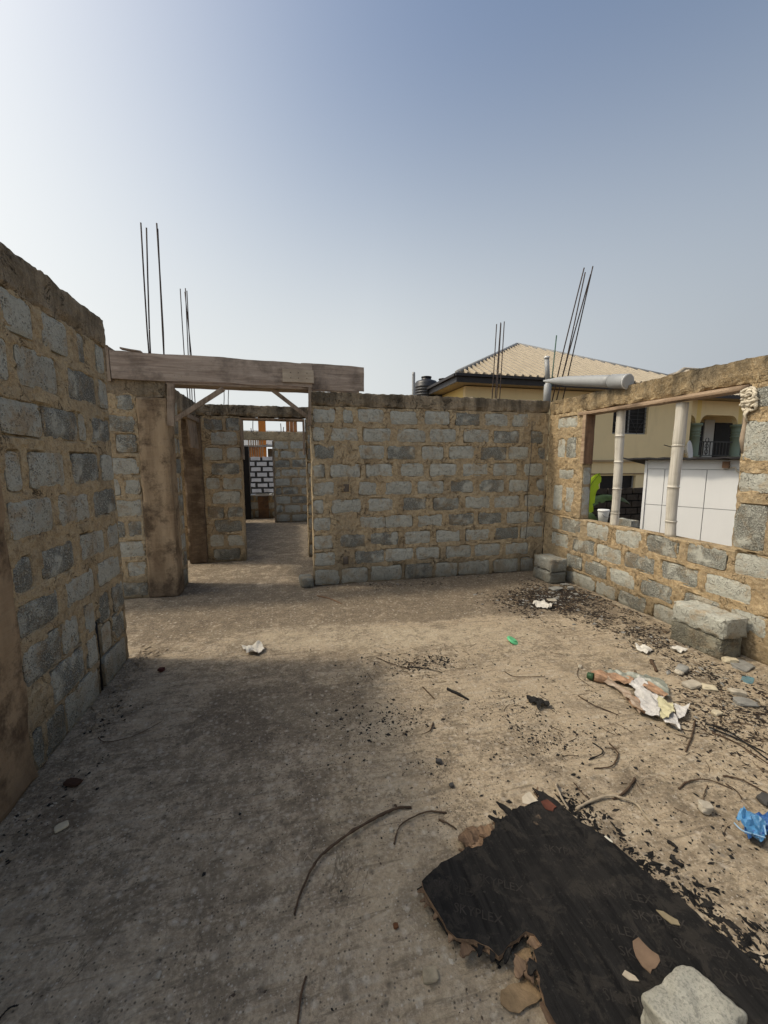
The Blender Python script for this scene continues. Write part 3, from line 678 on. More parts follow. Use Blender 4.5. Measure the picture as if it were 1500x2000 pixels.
# ------------------------------------------------------------------ PIPES
def lathe(name, axis0, axis1, prof, mat, parent=None, n=20, smooth=True):
    a, b = Vector(axis0), Vector(axis1); d = (b-a); L = d.length; d.normalize(); x = d.orthogonal().normalized(); y = d.cross(x); V = []; F = []
    for i, (t, r) in enumerate(prof):
        for k in range(n):
            q = 2*math.pi*k/n; V.append(tuple(a+d*t*L+(x*math.cos(q)+y*math.sin(q))*r))
        if i: F += [[(i-1)*n+k, (i-1)*n+(k+1) % n, i*n+(k+1) % n, i*n+k] for k in range(n)]
    F += [list(range(n))[::-1], [(len(prof)-1)*n+k for k in range(n)]]
    o = mk(name, V, F, mat, parent, smooth=False)
    if smooth:
        for p in o.data.polygons: p.use_smooth = len(p.vertices) == 4
    return o
pe = onx(1225, 745, 3.60); pf = ony(1062, 744, 5.12)
pp = thing('drain_pipe', 'fat grey plastic pipe with a white capped end lying over the right wall', 'pipe', (pe.x, pe.y, pe.z))
dirp = (pe-pf).normalized()
lathe('pipe', pf, pe, [(0, .012), (.10, .030), (.22, .050), (.36, .062), (.8, .071), (.86, .072)], M_PVC, pp)
lathe('socket', pf+(pe-pf)*.855, pe, [(0, .077), (.94, .079), (1, .079)], M_PVC, pp)
lathe('end_cap', pe, pe+dirp*.012, [(0, .080), (.5, .082), (1, .080)], M_PVCL, pp)
lathe('cap_disc', pe+dirp*.0125, pe+dirp*.018, [(0, .072), (1, .070)], mat_plain('cap_grey', (.42, .42, .40), .5, .08), pp)
vb, vt = ony(1068, 785, 5.22), ony(1068, 698, 5.22)
vp = thing('vent_pipe', 'upright grey pipe with a pale cap at the right corner of the walls', 'pipe', (vb.x, vb.y, 2.42))
lathe('pipe', (vb.x, vb.y, 2.38), (vb.x, vb.y, 2.72), [(0, .052), (.9, .050), (.94, .036), (1, .034)], M_PVC, vp)
lathe('upper_pipe', (vb.x, vb.y, 2.70), (vt.x, vt.y, vt.z-.02), [(0, .034), (1, .032)], M_PVC, vp)
lathe('cap', (vt.x, vt.y, vt.z-.02), (vt.x, vt.y, vt.z+.015), [(0, .038), (.7, .038), (1, .028)], M_PVCL, vp)
gp = [ony(1087, 655, 5.3), ony(1076, 760, 5.3)]; gp.append(down(gp[1], gp[0], 2.40))
tag(tube('green_rod', gp[::-1], .009, M_GREEN), 'thin dark green conduit standing between the grey pipe and the leaning bars', 'conduit')
g2 = ony(808, 727, 6.9)
tag(lathe('vent_pipe', (g2.x, g2.y, 0), (g2.x, g2.y, g2.z), [(0, .027), (.99, .027), (1, .024)], M_PVC, n=12), 'lone slim grey vent pipe behind the long wall, left of the water tanks', 'pipe')

# ------------------------------------------------------------------ WINDOW OPENING: formwork, bamboo, cloth
wf_ = thing('lintel_board', 'thin formwork board carrying the beam over the window opening, with a brown side board', 'formwork', (XR+.1, 3.4, 2.17))
rbox('head_board', (XR-.03, 2.50, 2.165), (XR+.14, 4.44, 2.205), (.05, .06, .02), M_WOODY, wf_, .004, 5, .003, 21)
rbox('side_board', (XR-.012, YW1-.03, 1.56), (XR+.115, YW1-.004, 2.162), .06, M_WOODR, wf_, .003, 5, .003, 22)
rbox('side_edge', (XR-.030, YW1-.034, 1.56), (XR-.014, YW1+.02, 2.162), .06, M_WOODY, wf_, .002, 5, .002, 23)
def bamboo(label, p0, p1, r0, r1, nodes, seed):
    p0, p1 = Vector(p0), Vector(p1); rr = random.Random(seed); prof = []
    ts = sorted(set([0, 1]+[round(k/40, 4) for k in range(41)]))
    for t in ts: prof.append((t, r0+(r1-r0)*t+.0015*math.sin(t*17+seed)))
    for q in nodes: prof += [(q-.006, r0+(r1-r0)*q), (q-.003, (r0+(r1-r0)*q)*1.13), (q+.001, (r0+(r1-r0)*q)*1.13), (q+.004, (r0+(r1-r0)*q)*.96)]
    prof.sort(); bend = Vector((0, rr.uniform(-.012, .012), 0)); n = 18; V = []; F = []
    for i, (t, r) in enumerate(prof):
        c = p0.lerp(p1, t)+bend*math.sin(t*math.pi*1.6)
        for k in range(n):
            a = 2*math.pi*k/n; V.append((c.x+r*math.cos(a), c.y+r*math.sin(a), c.z))
        if i: F += [[(i-1)*n+k, (i-1)*n+(k+1) % n, i*n+(k+1) % n, i*n+k] for k in range(n)]
    F += [list(range(n))[::-1], [(len(prof)-1)*n+k for k in range(n)]]
    return tag(mk('bamboo_post', V, F, M_BAM, smooth=True), label, 'bamboo post', 'bamboo posts propping the window lintel')
bamboo('thinner bamboo post, the left one of two propping the window lintel', onx(1199, 1028, 3.69), onx(1215, 800, 3.69)*1.0, .043, .047, [.12, .33, .56, .78], 1)
bamboo('thicker bamboo post, the right one of two propping the window lintel', onx(1309, 1048, 3.685), onx(1331, 787, 3.685), .047, .052, [.12, .38, .69], 2)
# pale peeled stick with a knotted cloth at the right jamb
cs = thing('cloth_bundle', 'cream cloth knotted round a peeled stick at the right jamb of the window', 'cloth', onx(1465, 800, 3.64))
sp = [onx(x, y, 3.63) for x, y in ((1462, 772), (1460, 800), (1455, 830), (1450, 858), (1451, 885))]
tube('stick', sp, .02, mat_plain('peeled_stick', (.36, .28, .20), .7), cs, 8, rs=[.014, .018, .017, .020, .012])
M_CLOTH = mat_plain('cream_cloth', (.55, .49, .38), .9, .2, 20)
for i in range(7):
    c = onx(1463+random.uniform(-5, 5), 766+i*4.6, 3.615); pts = [c+Vector((random.uniform(-.03, .0), math.cos(t)*.05, math.sin(t)*.028+random.uniform(-.012, .012))) for t in np.linspace(0, 6.0, 12)]
    tube('cloth_wrap', pts, .012, M_CLOTH, cs, 7, rs=[.007+.009*random.random() for _ in pts])
for i in range(3):
    c = onx(1458+i*4, 797, 3.61); tube('cloth_tail', [c, c+Vector((-.02, .01*i, -.05)), c+Vector((0, -.02+.02*i, -.11))], .01, M_CLOTH, cs, 6, taper=.5)

# ------------------------------------------------------------------ NEIGHBOUR HOUSE
def prism(name, pts, y0, y1, mat, parent, plane='XZ'):
    n = len(pts)
    if plane == 'XZ': V = [(a, y0, b) for a, b in pts]+[(a, y1, b) for a, b in pts]
    else: V = [(y0, a, b) for a, b in pts]+[(y1, a, b) for a, b in pts]
    F = [list(range(n)), list(range(n, 2*n))[::-1]]+[[k+n, (k+1) % n+n, (k+1) % n, k] for k in range(n)]
    return mk(name, V, F, mat, parent)
def mat_paint(name, col, dirt=.3):
    n = N(name, .85, .2); a = n.noise(.9, 6, .65); s = n.noise(1, 6, .7, n.scale(n.pos, (2.5, 2.5, .35))); g = n.noise(30, 3)
    c = n.mix(n.mr(a, .3, .7), tuple(x*.93 for x in col), col); c = n.mix(n.mr(s, .52, .75, 0, dirt), c, tuple(x*.6 for x in col))
    return n.done(c, n.bump(g, .15, .004))
M_HOUSE = mat_paint('ochre_paint', (.80, .655, .38)); M_HOUSE2 = mat_paint('yellow_paint', (.78, .60, .24))
M_DARK = mat_plain('dark_opening', (.010, .009, .009), .5, .3); M_FASC = mat_plain('dark_fascia', (.035, .033, .034), .5, .2)
M_SOFF = mat_paint('soffit', (.33, .27, .18)); M_ROOF = mat_plain('roof_valley_shade', (.20, .165, .115), .45, .12, 2, .4, .05)  # roof sheet darker than its ribs, rib shade put into the colour
M_RIB = mat_plain('roof_rib', (.38, .315, .22), .45, .12, 2, .4, .05); M_HIP = mat_plain('hip_cap', (.22, .22, .215), .5, .15)
M_SAGE = mat_paint('sage_paint', (.20, .25, .19)); M_WHITE = mat_paint('white_paint', (.62, .62, .60), .2)
HX0, HX1, HY0, HY1 = 7.15, 18.85, 15.5, 27.2
hs = thing('house', 'two storey ochre house with a pyramid metal roof and a barred upstairs window', 'house', ((HX0+HX1)/2, (HY0+HY1)/2, -1.2))
wx0, wx1 = ony(1197, 825, HY0).x, ony(1265, 825, HY0).x; wz0, wz1 = 2.82, 4.15
lx0, lx1 = ony(1172, 940, HY0).x, ony(1241, 940, HY0).x; lz0, lz1 = -.6, ony(1205, 929, HY0).z
pbox('wall', (HX0, HY0+.2, -1.2), (HX1, HY1, 4.62), M_HOUSE2, hs)
def facade(name, x0, x1, z0, z1, holes, y0, y1, mat, parent):
    xs = sorted({x0, x1, *[h[0] for h in holes], *[h[1] for h in holes]}); zs = sorted({z0, z1, *[h[2] for h in holes], *[h[3] for h in holes]})
    V, F = [], []
    def q(a, b, c, d):
        k = len(V); V.extend([(a, y0, c), (b, y0, c), (b, y0, d), (a, y0, d), (a, y1, c), (b, y1, c), (b, y1, d), (a, y1, d)])
        F.extend([[k, k+1, k+2, k+3], [k+5, k+4, k+7, k+6]])
    inside = lambda a, b, c, d: any(h[0]-1e-6 <= a and b <= h[1]+1e-6 and h[2]-1e-6 <= c and d <= h[3]+1e-6 for h in holes)
    for i in range(len(xs)-1):
        for j in range(len(zs)-1):
            if not inside(xs[i], xs[i+1], zs[j], zs[j+1]): q(xs[i], xs[i+1], zs[j], zs[j+1])
    for (a, b, c, d) in list(holes)+[(x0, x1, z0, z1)]:
        k = len(V); V.extend([(a, y0, c), (b, y0, c), (b, y0, d), (a, y0, d), (a, y1, c), (b, y1, c), (b, y1, d), (a, y1, d)])
        F.extend([[k, k+4, k+5, k+1], [k+1, k+5, k+6, k+2], [k+2, k+6, k+7, k+3], [k+3, k+7, k+4, k]])
    return mk(name, V, F, mat, parent)
facade('front_wall', HX0, HX1, -1.2, 4.62, [(wx0, wx1, wz0, wz1), (lx0, lx1, lz0, lz1)], HY0, HY0+.198, M_HOUSE, hs)
wn = pbox('window', (wx0+.01, HY0+.15, wz0+.01), (wx1-.01, HY0+.19, wz1-.01), M_DARK, hs)
M_FRAME = mat_plain('alu_frame', (.22, .22, .21), .5, .1); xm = (wx0+wx1)/2
for a, b, c, d in ((wx0+.01, wx0+.06, wz0+.01, wz1-.01), (wx1-.06, wx1-.01, wz0+.01, wz1-.01), (xm-.03, xm+.03, wz0+.01, wz1-.01), (wx0+.06, xm-.03, wz0+.01, wz0+.06), (xm+.03, wx1-.06, wz0+.01, wz0+.06)):
    pbox('frame', (a, HY0+.10, c), (b, HY0+.147, d), M_FRAME, wn)
M_BAR = mat_plain('burglar_bar', (.06, .06, .058), .6)
for k in range(7):
    zz = wz0+.16+k*.17; tube('bar', [(wx0+.02, HY0+.07, zz), (wx1-.02, HY0+.07, zz)], .012, M_BAR, wn, 4)
for h in (0, 1):
    a = wx0+.05 if h == 0 else xm+.05; b = a+(wx1-wx0)/2-.12
    for p, q in (((a, wz0+.75), ((a+b)/2, wz0+.1)), ((b, wz0+.75), ((a+b)/2, wz0+.1)), (((a+b)/2, wz0), ((a+b)/2, wz1))): tube('bar', [(p[0], HY0+.09, p[1]), (q[0], HY0+.09, q[1])], .012, M_BAR, wn, 4)
lw = pbox('window', (lx0+.01, HY0+.15, lz0+.01), (lx1-.01, HY0+.19, lz1-.01), M_DARK, hs)
for k in range(3): pbox('frame', (lx0+.02+k*(lx1-lx0-.1)/2, HY0+.1, lz0+.01), (lx0+.07+k*(lx1-lx0-.1)/2, HY0+.147, lz1-.01), M_FRAME, lw)
pbox('ledge', (HX0-.05, HY0-.14, 1.56), (HX1, HY0-.002, 1.64), mat_paint('ledge', (.36, .28, .17)), hs)
pbox('band', (HX0, HY0-.05, .98), (HX1, HY0-.002, 1.03), mat_paint('band', (.26, .19, .11)), hs)
# roof: pyramid with standing ribs
EX0, EX1, EY0, EY1, ZE = 6.5, 19.4, 14.87, 27.8, 4.95
PK = Vector(((EX0+EX1)/2, (EY0+EY1)/2, 8.13))
E4 = [Vector((EX0, EY0, ZE)), Vector((EX1, EY0, ZE)), Vector((EX1, EY1, ZE)), Vector((EX0, EY1, ZE))]
rf = mk('roof', [tuple(v) for v in E4]+[tuple(PK)], [[0, 1, 4], [1, 2, 4], [2, 3, 4], [3, 0, 4], [3, 2, 1, 0]], M_ROOF, hs)
pbox('soffit', (EX0+.03, EY0+.03, 4.66), (EX1-.03, EY1-.03, 4.70), M_SOFF, hs)
for nm, a, b in (('fascia', (EX0-.03, EY0-.03, 4.63), (EX1+.03, EY0, 4.84)), ('fascia', (EX0-.03, EY0, 4.63), (EX0, EY1, 4.84)), ('gutter', (EX0-.10, EY0-.14, 4.85), (EX1+.1, EY0-.032, 4.95)), ('gutter', (EX0-.14, EY0-.02, 4.85), (EX0-.032, EY1, 4.95)), ('fascia', (EX1, EY0, 4.63), (EX1+.03, EY1, 4.84))): pbox(nm, a, b, M_FASC, hs)
V, F = [], []
def rib(p, q, w, h, up):
    p, q = Vector(p), Vector(q); s = (q-p).normalized().cross(Vector((0, 0, 1))).normalized()*w/2; u = Vector(up)*h; k = len(V)
    for e in (p, q): V.extend([tuple(e-s), tuple(e-s*.5+u), tuple(e+s*.5+u), tuple(e+s)])
    F.extend([[k, k+1, k+5, k+4], [k+1, k+2, k+6, k+5], [k+2, k+3, k+7, k+6], [k, k+3, k+2, k+1], [k+4, k+5, k+6, k+7]])
half = (EX1-EX0)/2; slope = (PK.z-ZE)/half; x = EX0+.1
while x < EX1-.05:
    d = half-abs(x-PK.x); rib((x, EY0-.03, ZE-.01), (x, EY0+d, ZE+d*slope), .15, .10, (0, -.3, .95)); x += .34
y = EY0+.1
while y < EY1-.05:
    d = half-abs(y-PK.y); rib((EX0-.03, y, ZE-.01), (EX0+d, y, ZE+d*slope), .13, .055, (-.3, 0, .95)); y += .34
rbs = mk('roof_ribs', V, F, M_RIB, rf); rbs['kind'] = 'stuff'
for k in range(4):
    tube('hip_cap', [E4[k]+Vector((0, 0, .03)), PK+Vector((0, 0, .05))], .10, M_HIP, rf, 6)
# balcony wing
YB = 17.6
def bx(px): return ony(px, 860, YB).x
def bz(py): return ony(1400, py, YB).z
def bxd(px): return ony(px, 860, YB+1.8).x
wing = thing('house', 'ochre balcony wing with rounded arches, sage columns and black railings, right of the big house', 'house', (23, 20, -1.2))
zr, ze_ = bz(893), bz(783)
pbox('wall', (HX1+.3, YB+1.9, -1.2), (34, YB+6, ze_), M_HOUSE, wing); pbox('balcony_floor', (HX1+.01, YB-.1, zr-.25), (34, YB+1.88, zr), M_HOUSE, wing); pbox('lower_wall', (HX1+.01, YB, -1.2), (34, YB+1.8, zr-.26), M_HOUSE, wing)
def arch(x0, x1, zb, zt):                            # solid lintel with rounded-corner opening below it
    r = min(.5, (x1-x0)/3); top = zt; pts = [(x0, ze_), (x0, zb), (x0+.001, zb)]
    for k in range(7): t = math.pi-k*math.pi/12; pts.append((x0+r+r*math.cos(t), top-r+r*math.sin(t)))
    for k in range(7): t = math.pi/2-k*math.pi/12; pts.append((x1-r+r*math.cos(t), top-r+r*math.sin(t)))
    pts += [(x1-.001, zb), (x1, zb), (x1, ze_)]; return prism('arch', pts[::-1], YB, YB+.25, M_HOUSE, wing)
cols = [bx(1360), bx(1441), bx(1441)*2-bx(1360)]; zt_ = bz(811)
xl = HX1+.05
arch(xl, cols[0]-.15, bz(830), zt_); arch(cols[0]+.15, cols[1]-.15, bz(830), zt_); arch(cols[1]+.15, cols[2]-.15, bz(830), zt_)
for c in cols:
    pbox('pier', (c-.15, YB, bz(828)), (c+.15, YB+.25, ze_), M_HOUSE2, wing)
    col = lathe('column', (c, YB+.12, zr), (c, YB+.12, bz(828)), [(0, .30), (.05, .30), (.06, .24), (.6, .24), (.62, .28), (.64, .24), (.68, .24), (.70, .28), (.72, .24), (.76, .24), (.78, .28), (.80, .25), (.92, .26), (.94, .33), (1, .33)], M_SAGE, wing, 16)
for c0, c1 in ((xl, cols[0]-.2), (cols[0]+.2, cols[1]-.2), (cols[1]+.2, cols[2]-.2)):
    rl = pbox('railing', (c0, YB+.08, bz(864)), (c1, YB+.13, bz(864)+.06), M_BAR, wing)
    pbox('rail', (c0, YB+.08, zr+.08), (c1, YB+.13, zr+.12), M_BAR, rl)
    n_ = int((c1-c0)/.22)
    for k in range(n_+1):
        x = c0+(c1-c0)*k/n_; pbox('baluster', (x-.02, YB+.09, zr+.12), (x+.02, YB+.12, bz(864)), M_BAR, rl)
    if c0 == cols[0]+.2:
        cc = bx(1384)
        for k in range(3):
            zc = zr+.3+k*.32
            for s in (-1, 1): tube('scroll', [(cc+s*(.02+.10*math.sin(t))*1.0, YB+.075, zc+.12*math.cos(t)) for t in np.linspace(.1, 3.0, 7)], .018, M_BAR, rl, 5)
pbox('white_panel', (bxd(1374), YB+1.80, zr), (bxd(1393), YB+1.88, bz(812)), M_WHITE, wing)
pbox('door', (bxd(1394), YB+1.78, zr), (bxd(1428), YB+1.86, bz(818)), M_DARK, wing)
pbox('door', (bxd(1345), YB+1.80, zr), (bxd(1372), YB+1.86, bz(818)), M_DARK, wing)
pk2 = ony(1335, 722, 22.5); ex0, ex1 = HX1-1.0, 36
ey0 = YB-.8
rv = [(ex0, ey0, ze_+.12), (ex1, ey0, ze_+.12), (ex1, 27.4, ze_+.12), (ex0, 27.4, ze_+.12), (pk2.x, 22.5, pk2.z), (30.5, 22.5, pk2.z)]
rf2 = mk('roof', rv, [[0, 1, 5, 4], [1, 2, 5], [2, 3, 4, 5], [3, 0, 4], [3, 2, 1, 0]], M_ROOF, wing)
pbox('soffit', (ex0+.05, ey0+.05, ze_+.02), (ex1-.05, 27.3, ze_+.06), M_SOFF, wing); pbox('fascia', (ex0-.03, ey0-.03, ze_), (ex1, ey0, ze_+.2), M_FASC, wing)
V, F = [], []
for k in range(60):
    x = ex0+.15+k*.26
    if x > ex1-.1: break
    t = 1.0 if pk2.x <= x <= 30.5 else ((x-ex0)/(pk2.x-ex0) if x < pk2.x else (ex1-x)/(ex1-30.5)); rib((x, ey0-.02, ze_+.12), (x, ey0+(22.5-ey0)*t, ze_+.12+(pk2.z-ze_-.12)*t), .13, .055, (0, -.3, .95))
q_ = mk('roof_ribs', V, F, M_RIB, rf2); q_['kind'] = 'stuff'
tube('hip_cap', [(ex0, ey0, ze_+.15), (pk2.x, 22.5, pk2.z+.04), (30.5, 22.5, pk2.z+.04)], .12, M_RIB, rf2, 6)
# satellite dish on the facade corner
dc = ony(1343, 882, 15.2)
dish = thing('satellite_dish', 'small pale satellite dish with its arm beside the thick bamboo post', 'satellite dish', dc)
lathe('dish', dc+Vector((-.05, .12, 0)), dc+Vector((.10, -.16, .04)), [(0, .05), (.2, .26), (.5, .42), (.7, .5), (.72, .5)], M_PVCL, dish, 20)
tube('arm', [dc+Vector((0, 0, 0)), ony(1297, 869, 14.6)], .02, M_BAR, dish, 5)
tube('bracket', [dc+Vector((-.05, .12, 0)), dc+Vector((-.05, .55, -.1))], .03, M_BAR, dish, 5)

# water tanks on a stand
M_TANK = mat_plain('black_plastic', (.014, .014, .015), .4, .2, 3, .5, .05)
tw = thing('tank_stand', 'concrete stand hidden behind the long wall, carrying two black water tanks', 'tank stand', (6.2, 18.5, -1.2))
for sx_ in (4.6, 8.2):
    for sy_ in (17.6, 19.2): pbox('leg', (sx_, sy_, -1.2), (sx_+.25, sy_+.25, 3.95), M_BEAM, tw)
pbox('deck', (4.5, 17.5, 3.951), (8.6, 19.6, 4.05), M_BEAM, tw)
for px, lab in ((834, 'black ribbed water tank beside the slim vent pipe, left of the pair'), (868, 'black ribbed water tank partly behind the left eave of the house, right of the pair')):
    c = ony(px, 750, 18.4); c.y = 18.5
    t = thing('water_tank', lab, 'water tank', (c.x, c.y, 4.05), 'water tanks')
    h = ony(px, 737 if px < 850 else 741, 18.4).z-4.05; R0 = .56; prof = [(0, R0)]
    for k in range(8): prof += [(.05+k*.085, R0), (.07+k*.085, R0*1.04), (.105+k*.085, R0*1.04), (.125+k*.085, R0)]
    prof += [(.80, R0), (.88, R0*.85), (.93, R0*.45), (.94, R0*.42), (1, R0*.40)]
    lathe('tank_body', (c.x, c.y, 4.052), (c.x, c.y, 4.05+h), prof, M_TANK, t, 22)
    lathe('lid', (c.x, c.y, 4.05+h+.002), (c.x, c.y, 4.05+h+.07), [(0, R0*.44), (.6, R0*.44), (1, R0*.15)], M_TANK, t, 16)

# white panelled shed
pA = C_+ray(1258, 1000)*(8.5/780); pB = C_+ray(1443, 1000)*(7.35/780); pA.z = pB.z = 0
dv = (pB-pA).normalized(); nv = Vector((-dv.y, dv.x, 0));  nv = nv if nv.dot(Vector((-1, 0, 0))) > 0 else -nv
def sp_(s, o, z): p = pA+dv*s+nv*o; return (p.x, p.y, z)
def obox(name, s0, s1, o0, o1, z0, z1, mat, parent, lean=0):
    V = [sp_(s, o, z) for z in (z0, z1) for s, o in ((s0, o0), (s1, o0), (s1, o1), (s0, o1))]
    return mk(name, V, [[3, 2, 1, 0], [4, 5, 6, 7], [0, 1, 5, 4], [1, 2, 6, 5], [2, 3, 7, 6], [3, 0, 4, 7]], mat, parent)
def zat(px, py):       # height where the pixel ray meets the shed face
    d = ray(px, py); t = (pA-C_).dot(nv)/d.dot(nv); return (C_+d*t).z
def sat(px, py=950):
    d = ray(px, py); t = (pA-C_).dot(nv)/d.dot(nv); return ((C_+d*t)-pA).dot(dv)
sh = thing('shed', 'white panelled shed with a dark edged roof, behind the window opening', 'shed', sp_(1.5, -1, -1.2))
M_PANEL = mat_paint('white_shed_panel', (.82, .82, .80), .1); M_JOINT = mat_plain('joint_grey', (.30, .30, .30), .8)
ztop, zj1, zj2 = zat(1380, 898), zat(1380, 917), zat(1380, 993); ph = zj1-zj2
obox('frame_backing', .02, 4.3, -2.0, -.03, -1.2, ztop-.03, M_JOINT, sh)
ss = [0, sat(1296), sat(1337), sat(1378)]; st_ = ss[3]-ss[1]; ss = [0, ss[1], ss[3]]+[ss[3]+st_*k for k in (1, 2, 3, 4)]
zl = [-1.2, zj2-2*ph, zj2-ph, zj2, zj1]
for i in range(len(ss)-1):
    for j in range(len(zl)-1):
        if zl[j+1]-zl[j] < .05: continue
        obox('panel', ss[i]+.006, ss[i+1]-.006, -.028, 0, zl[j]+.006, zl[j+1]-.006, M_PANEL, sh)
obox('fascia_board', 0, ss[-1], -.028, .012, zj1+.004, ztop, M_PANEL, sh)
obox('corner_post', -.05, -.004, -.08, .02, -1.2, ztop-.02, M_PANEL, sh)
V, F = [], []
for k in range(41):
    s = -.45+k*.13; zz = ztop+.012+random.uniform(-.012, .02)
    for o, dz in ((.22+random.uniform(-.03, .03), 0), (-2.2, -.22)): V += [sp_(s, o, zz+dz), sp_(s, o, zz+dz+.03)]
    if k: b = (k-1)*4; F += [[b, b+4, b+5, b+1], [b+1, b+5, b+7, b+3], [b, b+2, b+6, b+4]]
mk('roof_sheet', V, F, M_FASC, sh)
obox('rafter_end', sat(1408), sat(1408)+.10, -.02, .10, ztop-.15, ztop-.03, M_WOODR, sh)
# loose rope end on the shed fascia
rp = [sp_(sat(x), .04, zat(x, y)) for x, y in ((1424, 910), (1418, 907), (1420, 915), (1432, 912), (1437, 920), (1446, 925), (1455, 935))]
tag(tube('rope', rp, .012, M_CLOTH), 'curled end of pale rope hanging on the white shed fascia near the right jamb', 'rope')

# dark garden wall, slab pile, bucket, banana
M_DBLK = mat_plain('shaded_block', (.055, .045, .035), .95, .4, 7); YG = 10.2  # the wall's shade is put into this dark brown block colour
gx0, gx1 = ony(1140, 980, YG).x, ony(1272, 980, YG).x; gz = ony(1210, 952, YG).z
gw = thing('garden_wall', 'dark block wall between the banana plant and the white shed', 'wall', ((gx0+gx1)/2, YG, -1.2))
pbox('joints', (gx0-2, YG+.03, -1.2), (gx1+1, YG+.2, gz-.04), mat_plain('dark_joints', (.02, .018, .015), .95), gw)
z = gz-.2; r = 0
while z > -1.2:
    u = gx0-1.0-(.22 if r % 2 else 0)
    while u < gx1+.9:
        rbox('block', (u, YG-.03*random.random(), z), (u+.43, YG+.06, z+.185), .15, M_DBLK, gw, .012, 8, .015, sd()); u += .46
    z -= .21; r += 1
cb = ony(1190, 1016, 6.6)
for k in range(7):
    z1_ = cb.z-.02-k*.115; x0 = ony(1152+k*3, 1020, 6.6).x; x1 = ony(1196+(30 if k < 1 else 34), 1020, 6.6).x
    if z1_ < -1.0: break
k_ = 0; z1_ = cb.z
while z1_ > -1.19:
    zb_ = max(-1.195, z1_-.105)
    o = rbox('concrete_slab', (ony(1154+(k_ % 3)*3, 1010, 6.3).x, 6.25+.03*(k_ % 2), zb_), (ony(1200+(k_ % 2)*3, 1010, 6.3).x, 6.75, z1_-.012), .12, M_BLOCK, None, .008, 6, .012, sd())
    tag(o, 'topmost slab of the stack under the white bucket' if k_ == 0 else 'grey concrete slab in the stack under the white bucket', 'concrete slab', 'slabs stacked behind the window sill'); z1_ = zb_-.004; k_ += 1
z1_ = ony(1215, 1012, 6.2).z; k_ = 0
while z1_ > -1.19:
    zb_ = max(-1.195, z1_-.15)
    o = rbox('concrete_slab', (ony(1212, 1010, 6.2).x, 5.95+.02*(k_ % 2), zb_), (ony(1229, 1010, 6.2).x, 6.35, z1_-.012), .12, M_BLOCK, None, .006, 6, .01, sd())
    tag(o, 'topmost slab of the stack right of the thin bamboo post' if k_ == 0 else 'grey slab in the stack just right of the thin bamboo post', 'concrete slab', 'slabs stacked behind the window sill'); z1_ = zb_-.004; k_ += 1
bc = ony(1178, 1011, 6.45); bc.y = 6.45
bk = thing('bucket', 'small white plastic bucket standing on the stack of slabs beyond the window', 'bucket', (bc.x, bc.y, cb.z-.008))
M_BK = mat_plain('white_plastic', (.72, .72, .69), .4, .05, 3, .4, .02); zb_ = cb.z-.006; bh = ony(1178, 995, 6.45).z-zb_
lathe('pail', (bc.x, bc.y, zb_), (bc.x, bc.y, zb_+bh*.86), [(0, .075), (.95, .098), (1, .098)], M_BK, bk, 20)
lathe('lid', (bc.x, bc.y, zb_+bh*.862), (bc.x, bc.y, zb_+bh), [(0, .108), (.6, .108), (.7, .10), (1, .10)], M_BK, bk, 20)
tube('handle', [(bc.x+.105*math.cos(t), bc.y-.09-.015*math.sin(-t), zb_+bh*.72+.07*math.sin(t)) for t in np.linspace(math.pi, 2*math.pi, 9)], .004, M_FRAME, bk, 5)

M_LEAF = N('banana_leaf', .6, .25)
lf = M_LEAF; f_ = lf.noise(6, 4); cc_ = lf.mix(lf.mr(f_, .3, .7), (.22, .32, .02), (.34, .44, .03)); M_LEAF = lf.done(cc_)
M_LEAF.node_tree.nodes['Principled BSDF'].inputs['Transmission Weight'].default_value = 0
tr = M_LEAF.node_tree.nodes.new('ShaderNodeBsdfTranslucent'); tr.inputs[0].default_value = (.50, .68, .05, 1); mx_ = M_LEAF.node_tree.nodes.new('ShaderNodeMixShader'); mx_.inputs[0].default_value = .5
M_LEAF.node_tree.links.new(M_LEAF.node_tree.nodes['Principled BSDF'].outputs[0], mx_.inputs[1]); M_LEAF.node_tree.links.new(tr.outputs[0], mx_.inputs[2]); M_LEAF.node_tree.links.new(mx_.outputs[0], M_LEAF.node_tree.nodes['Material Output'].inputs[0])
M_LEAFD = mat_plain('old_banana_leaf', (.035, .06, .018), .5, .3, 6, .4)
bb = ony(1150, 1000, 7.4)
bn = thing('banana_plant', 'banana plant with one bright upright leaf and darker drooping ones beyond the window', 'banana plant', (bb.x-.1, 7.4, -1.2))
def leaf(pts, wd_, mat, side, seed):
    pts = [Vector(p) for p in pts]; rr = random.Random(seed); V, F = [], []; nW = 6; L = 26
    def at(t):
        t = t*(len(pts)-1); i = min(int(t), len(pts)-2); f = t-i
        a, b, c, d = pts[max(i-1, 0)], pts[i], pts[i+1], pts[min(i+2, len(pts)-1)]
        return .5*((2*b)+(c-a)*f+(2*a-5*b+4*c-d)*f*f+(3*b-a-3*c+d)*f**3)
    for i in range(L+1):
        t = i/L; p = at(t); w_ = wd_*math.sin(math.pi*min(1, .06+t*.94))**.6*(1+rr.uniform(-.12, .08))
        for j in range(-nW, nW+1):
            u = j/nW; q = p+Vector(side)*w_*u+Vector((0, 0, -1))*abs(u)**1.5*w_*.55+Vector((rr.uniform(-1, 1), rr.uniform(-1, 1), rr.uniform(-1, 1)))*.012*abs(u); V.append(tuple(q))
    wd1 = 2*nW+1
    for i in range(L):
        for j in range(2*nW):
            if rr.random() < .10 and (j in (0, 2*nW-1)): continue
            F.append([i*wd1+j, i*wd1+j+1, (i+1)*wd1+j+1, (i+1)*wd1+j])
    b = mk('leaf', V, F, mat, bn, smooth=True); tube('midrib', [at(k/10) for k in range(11)], .012, M_LEAFD, b, 5, taper=.3)
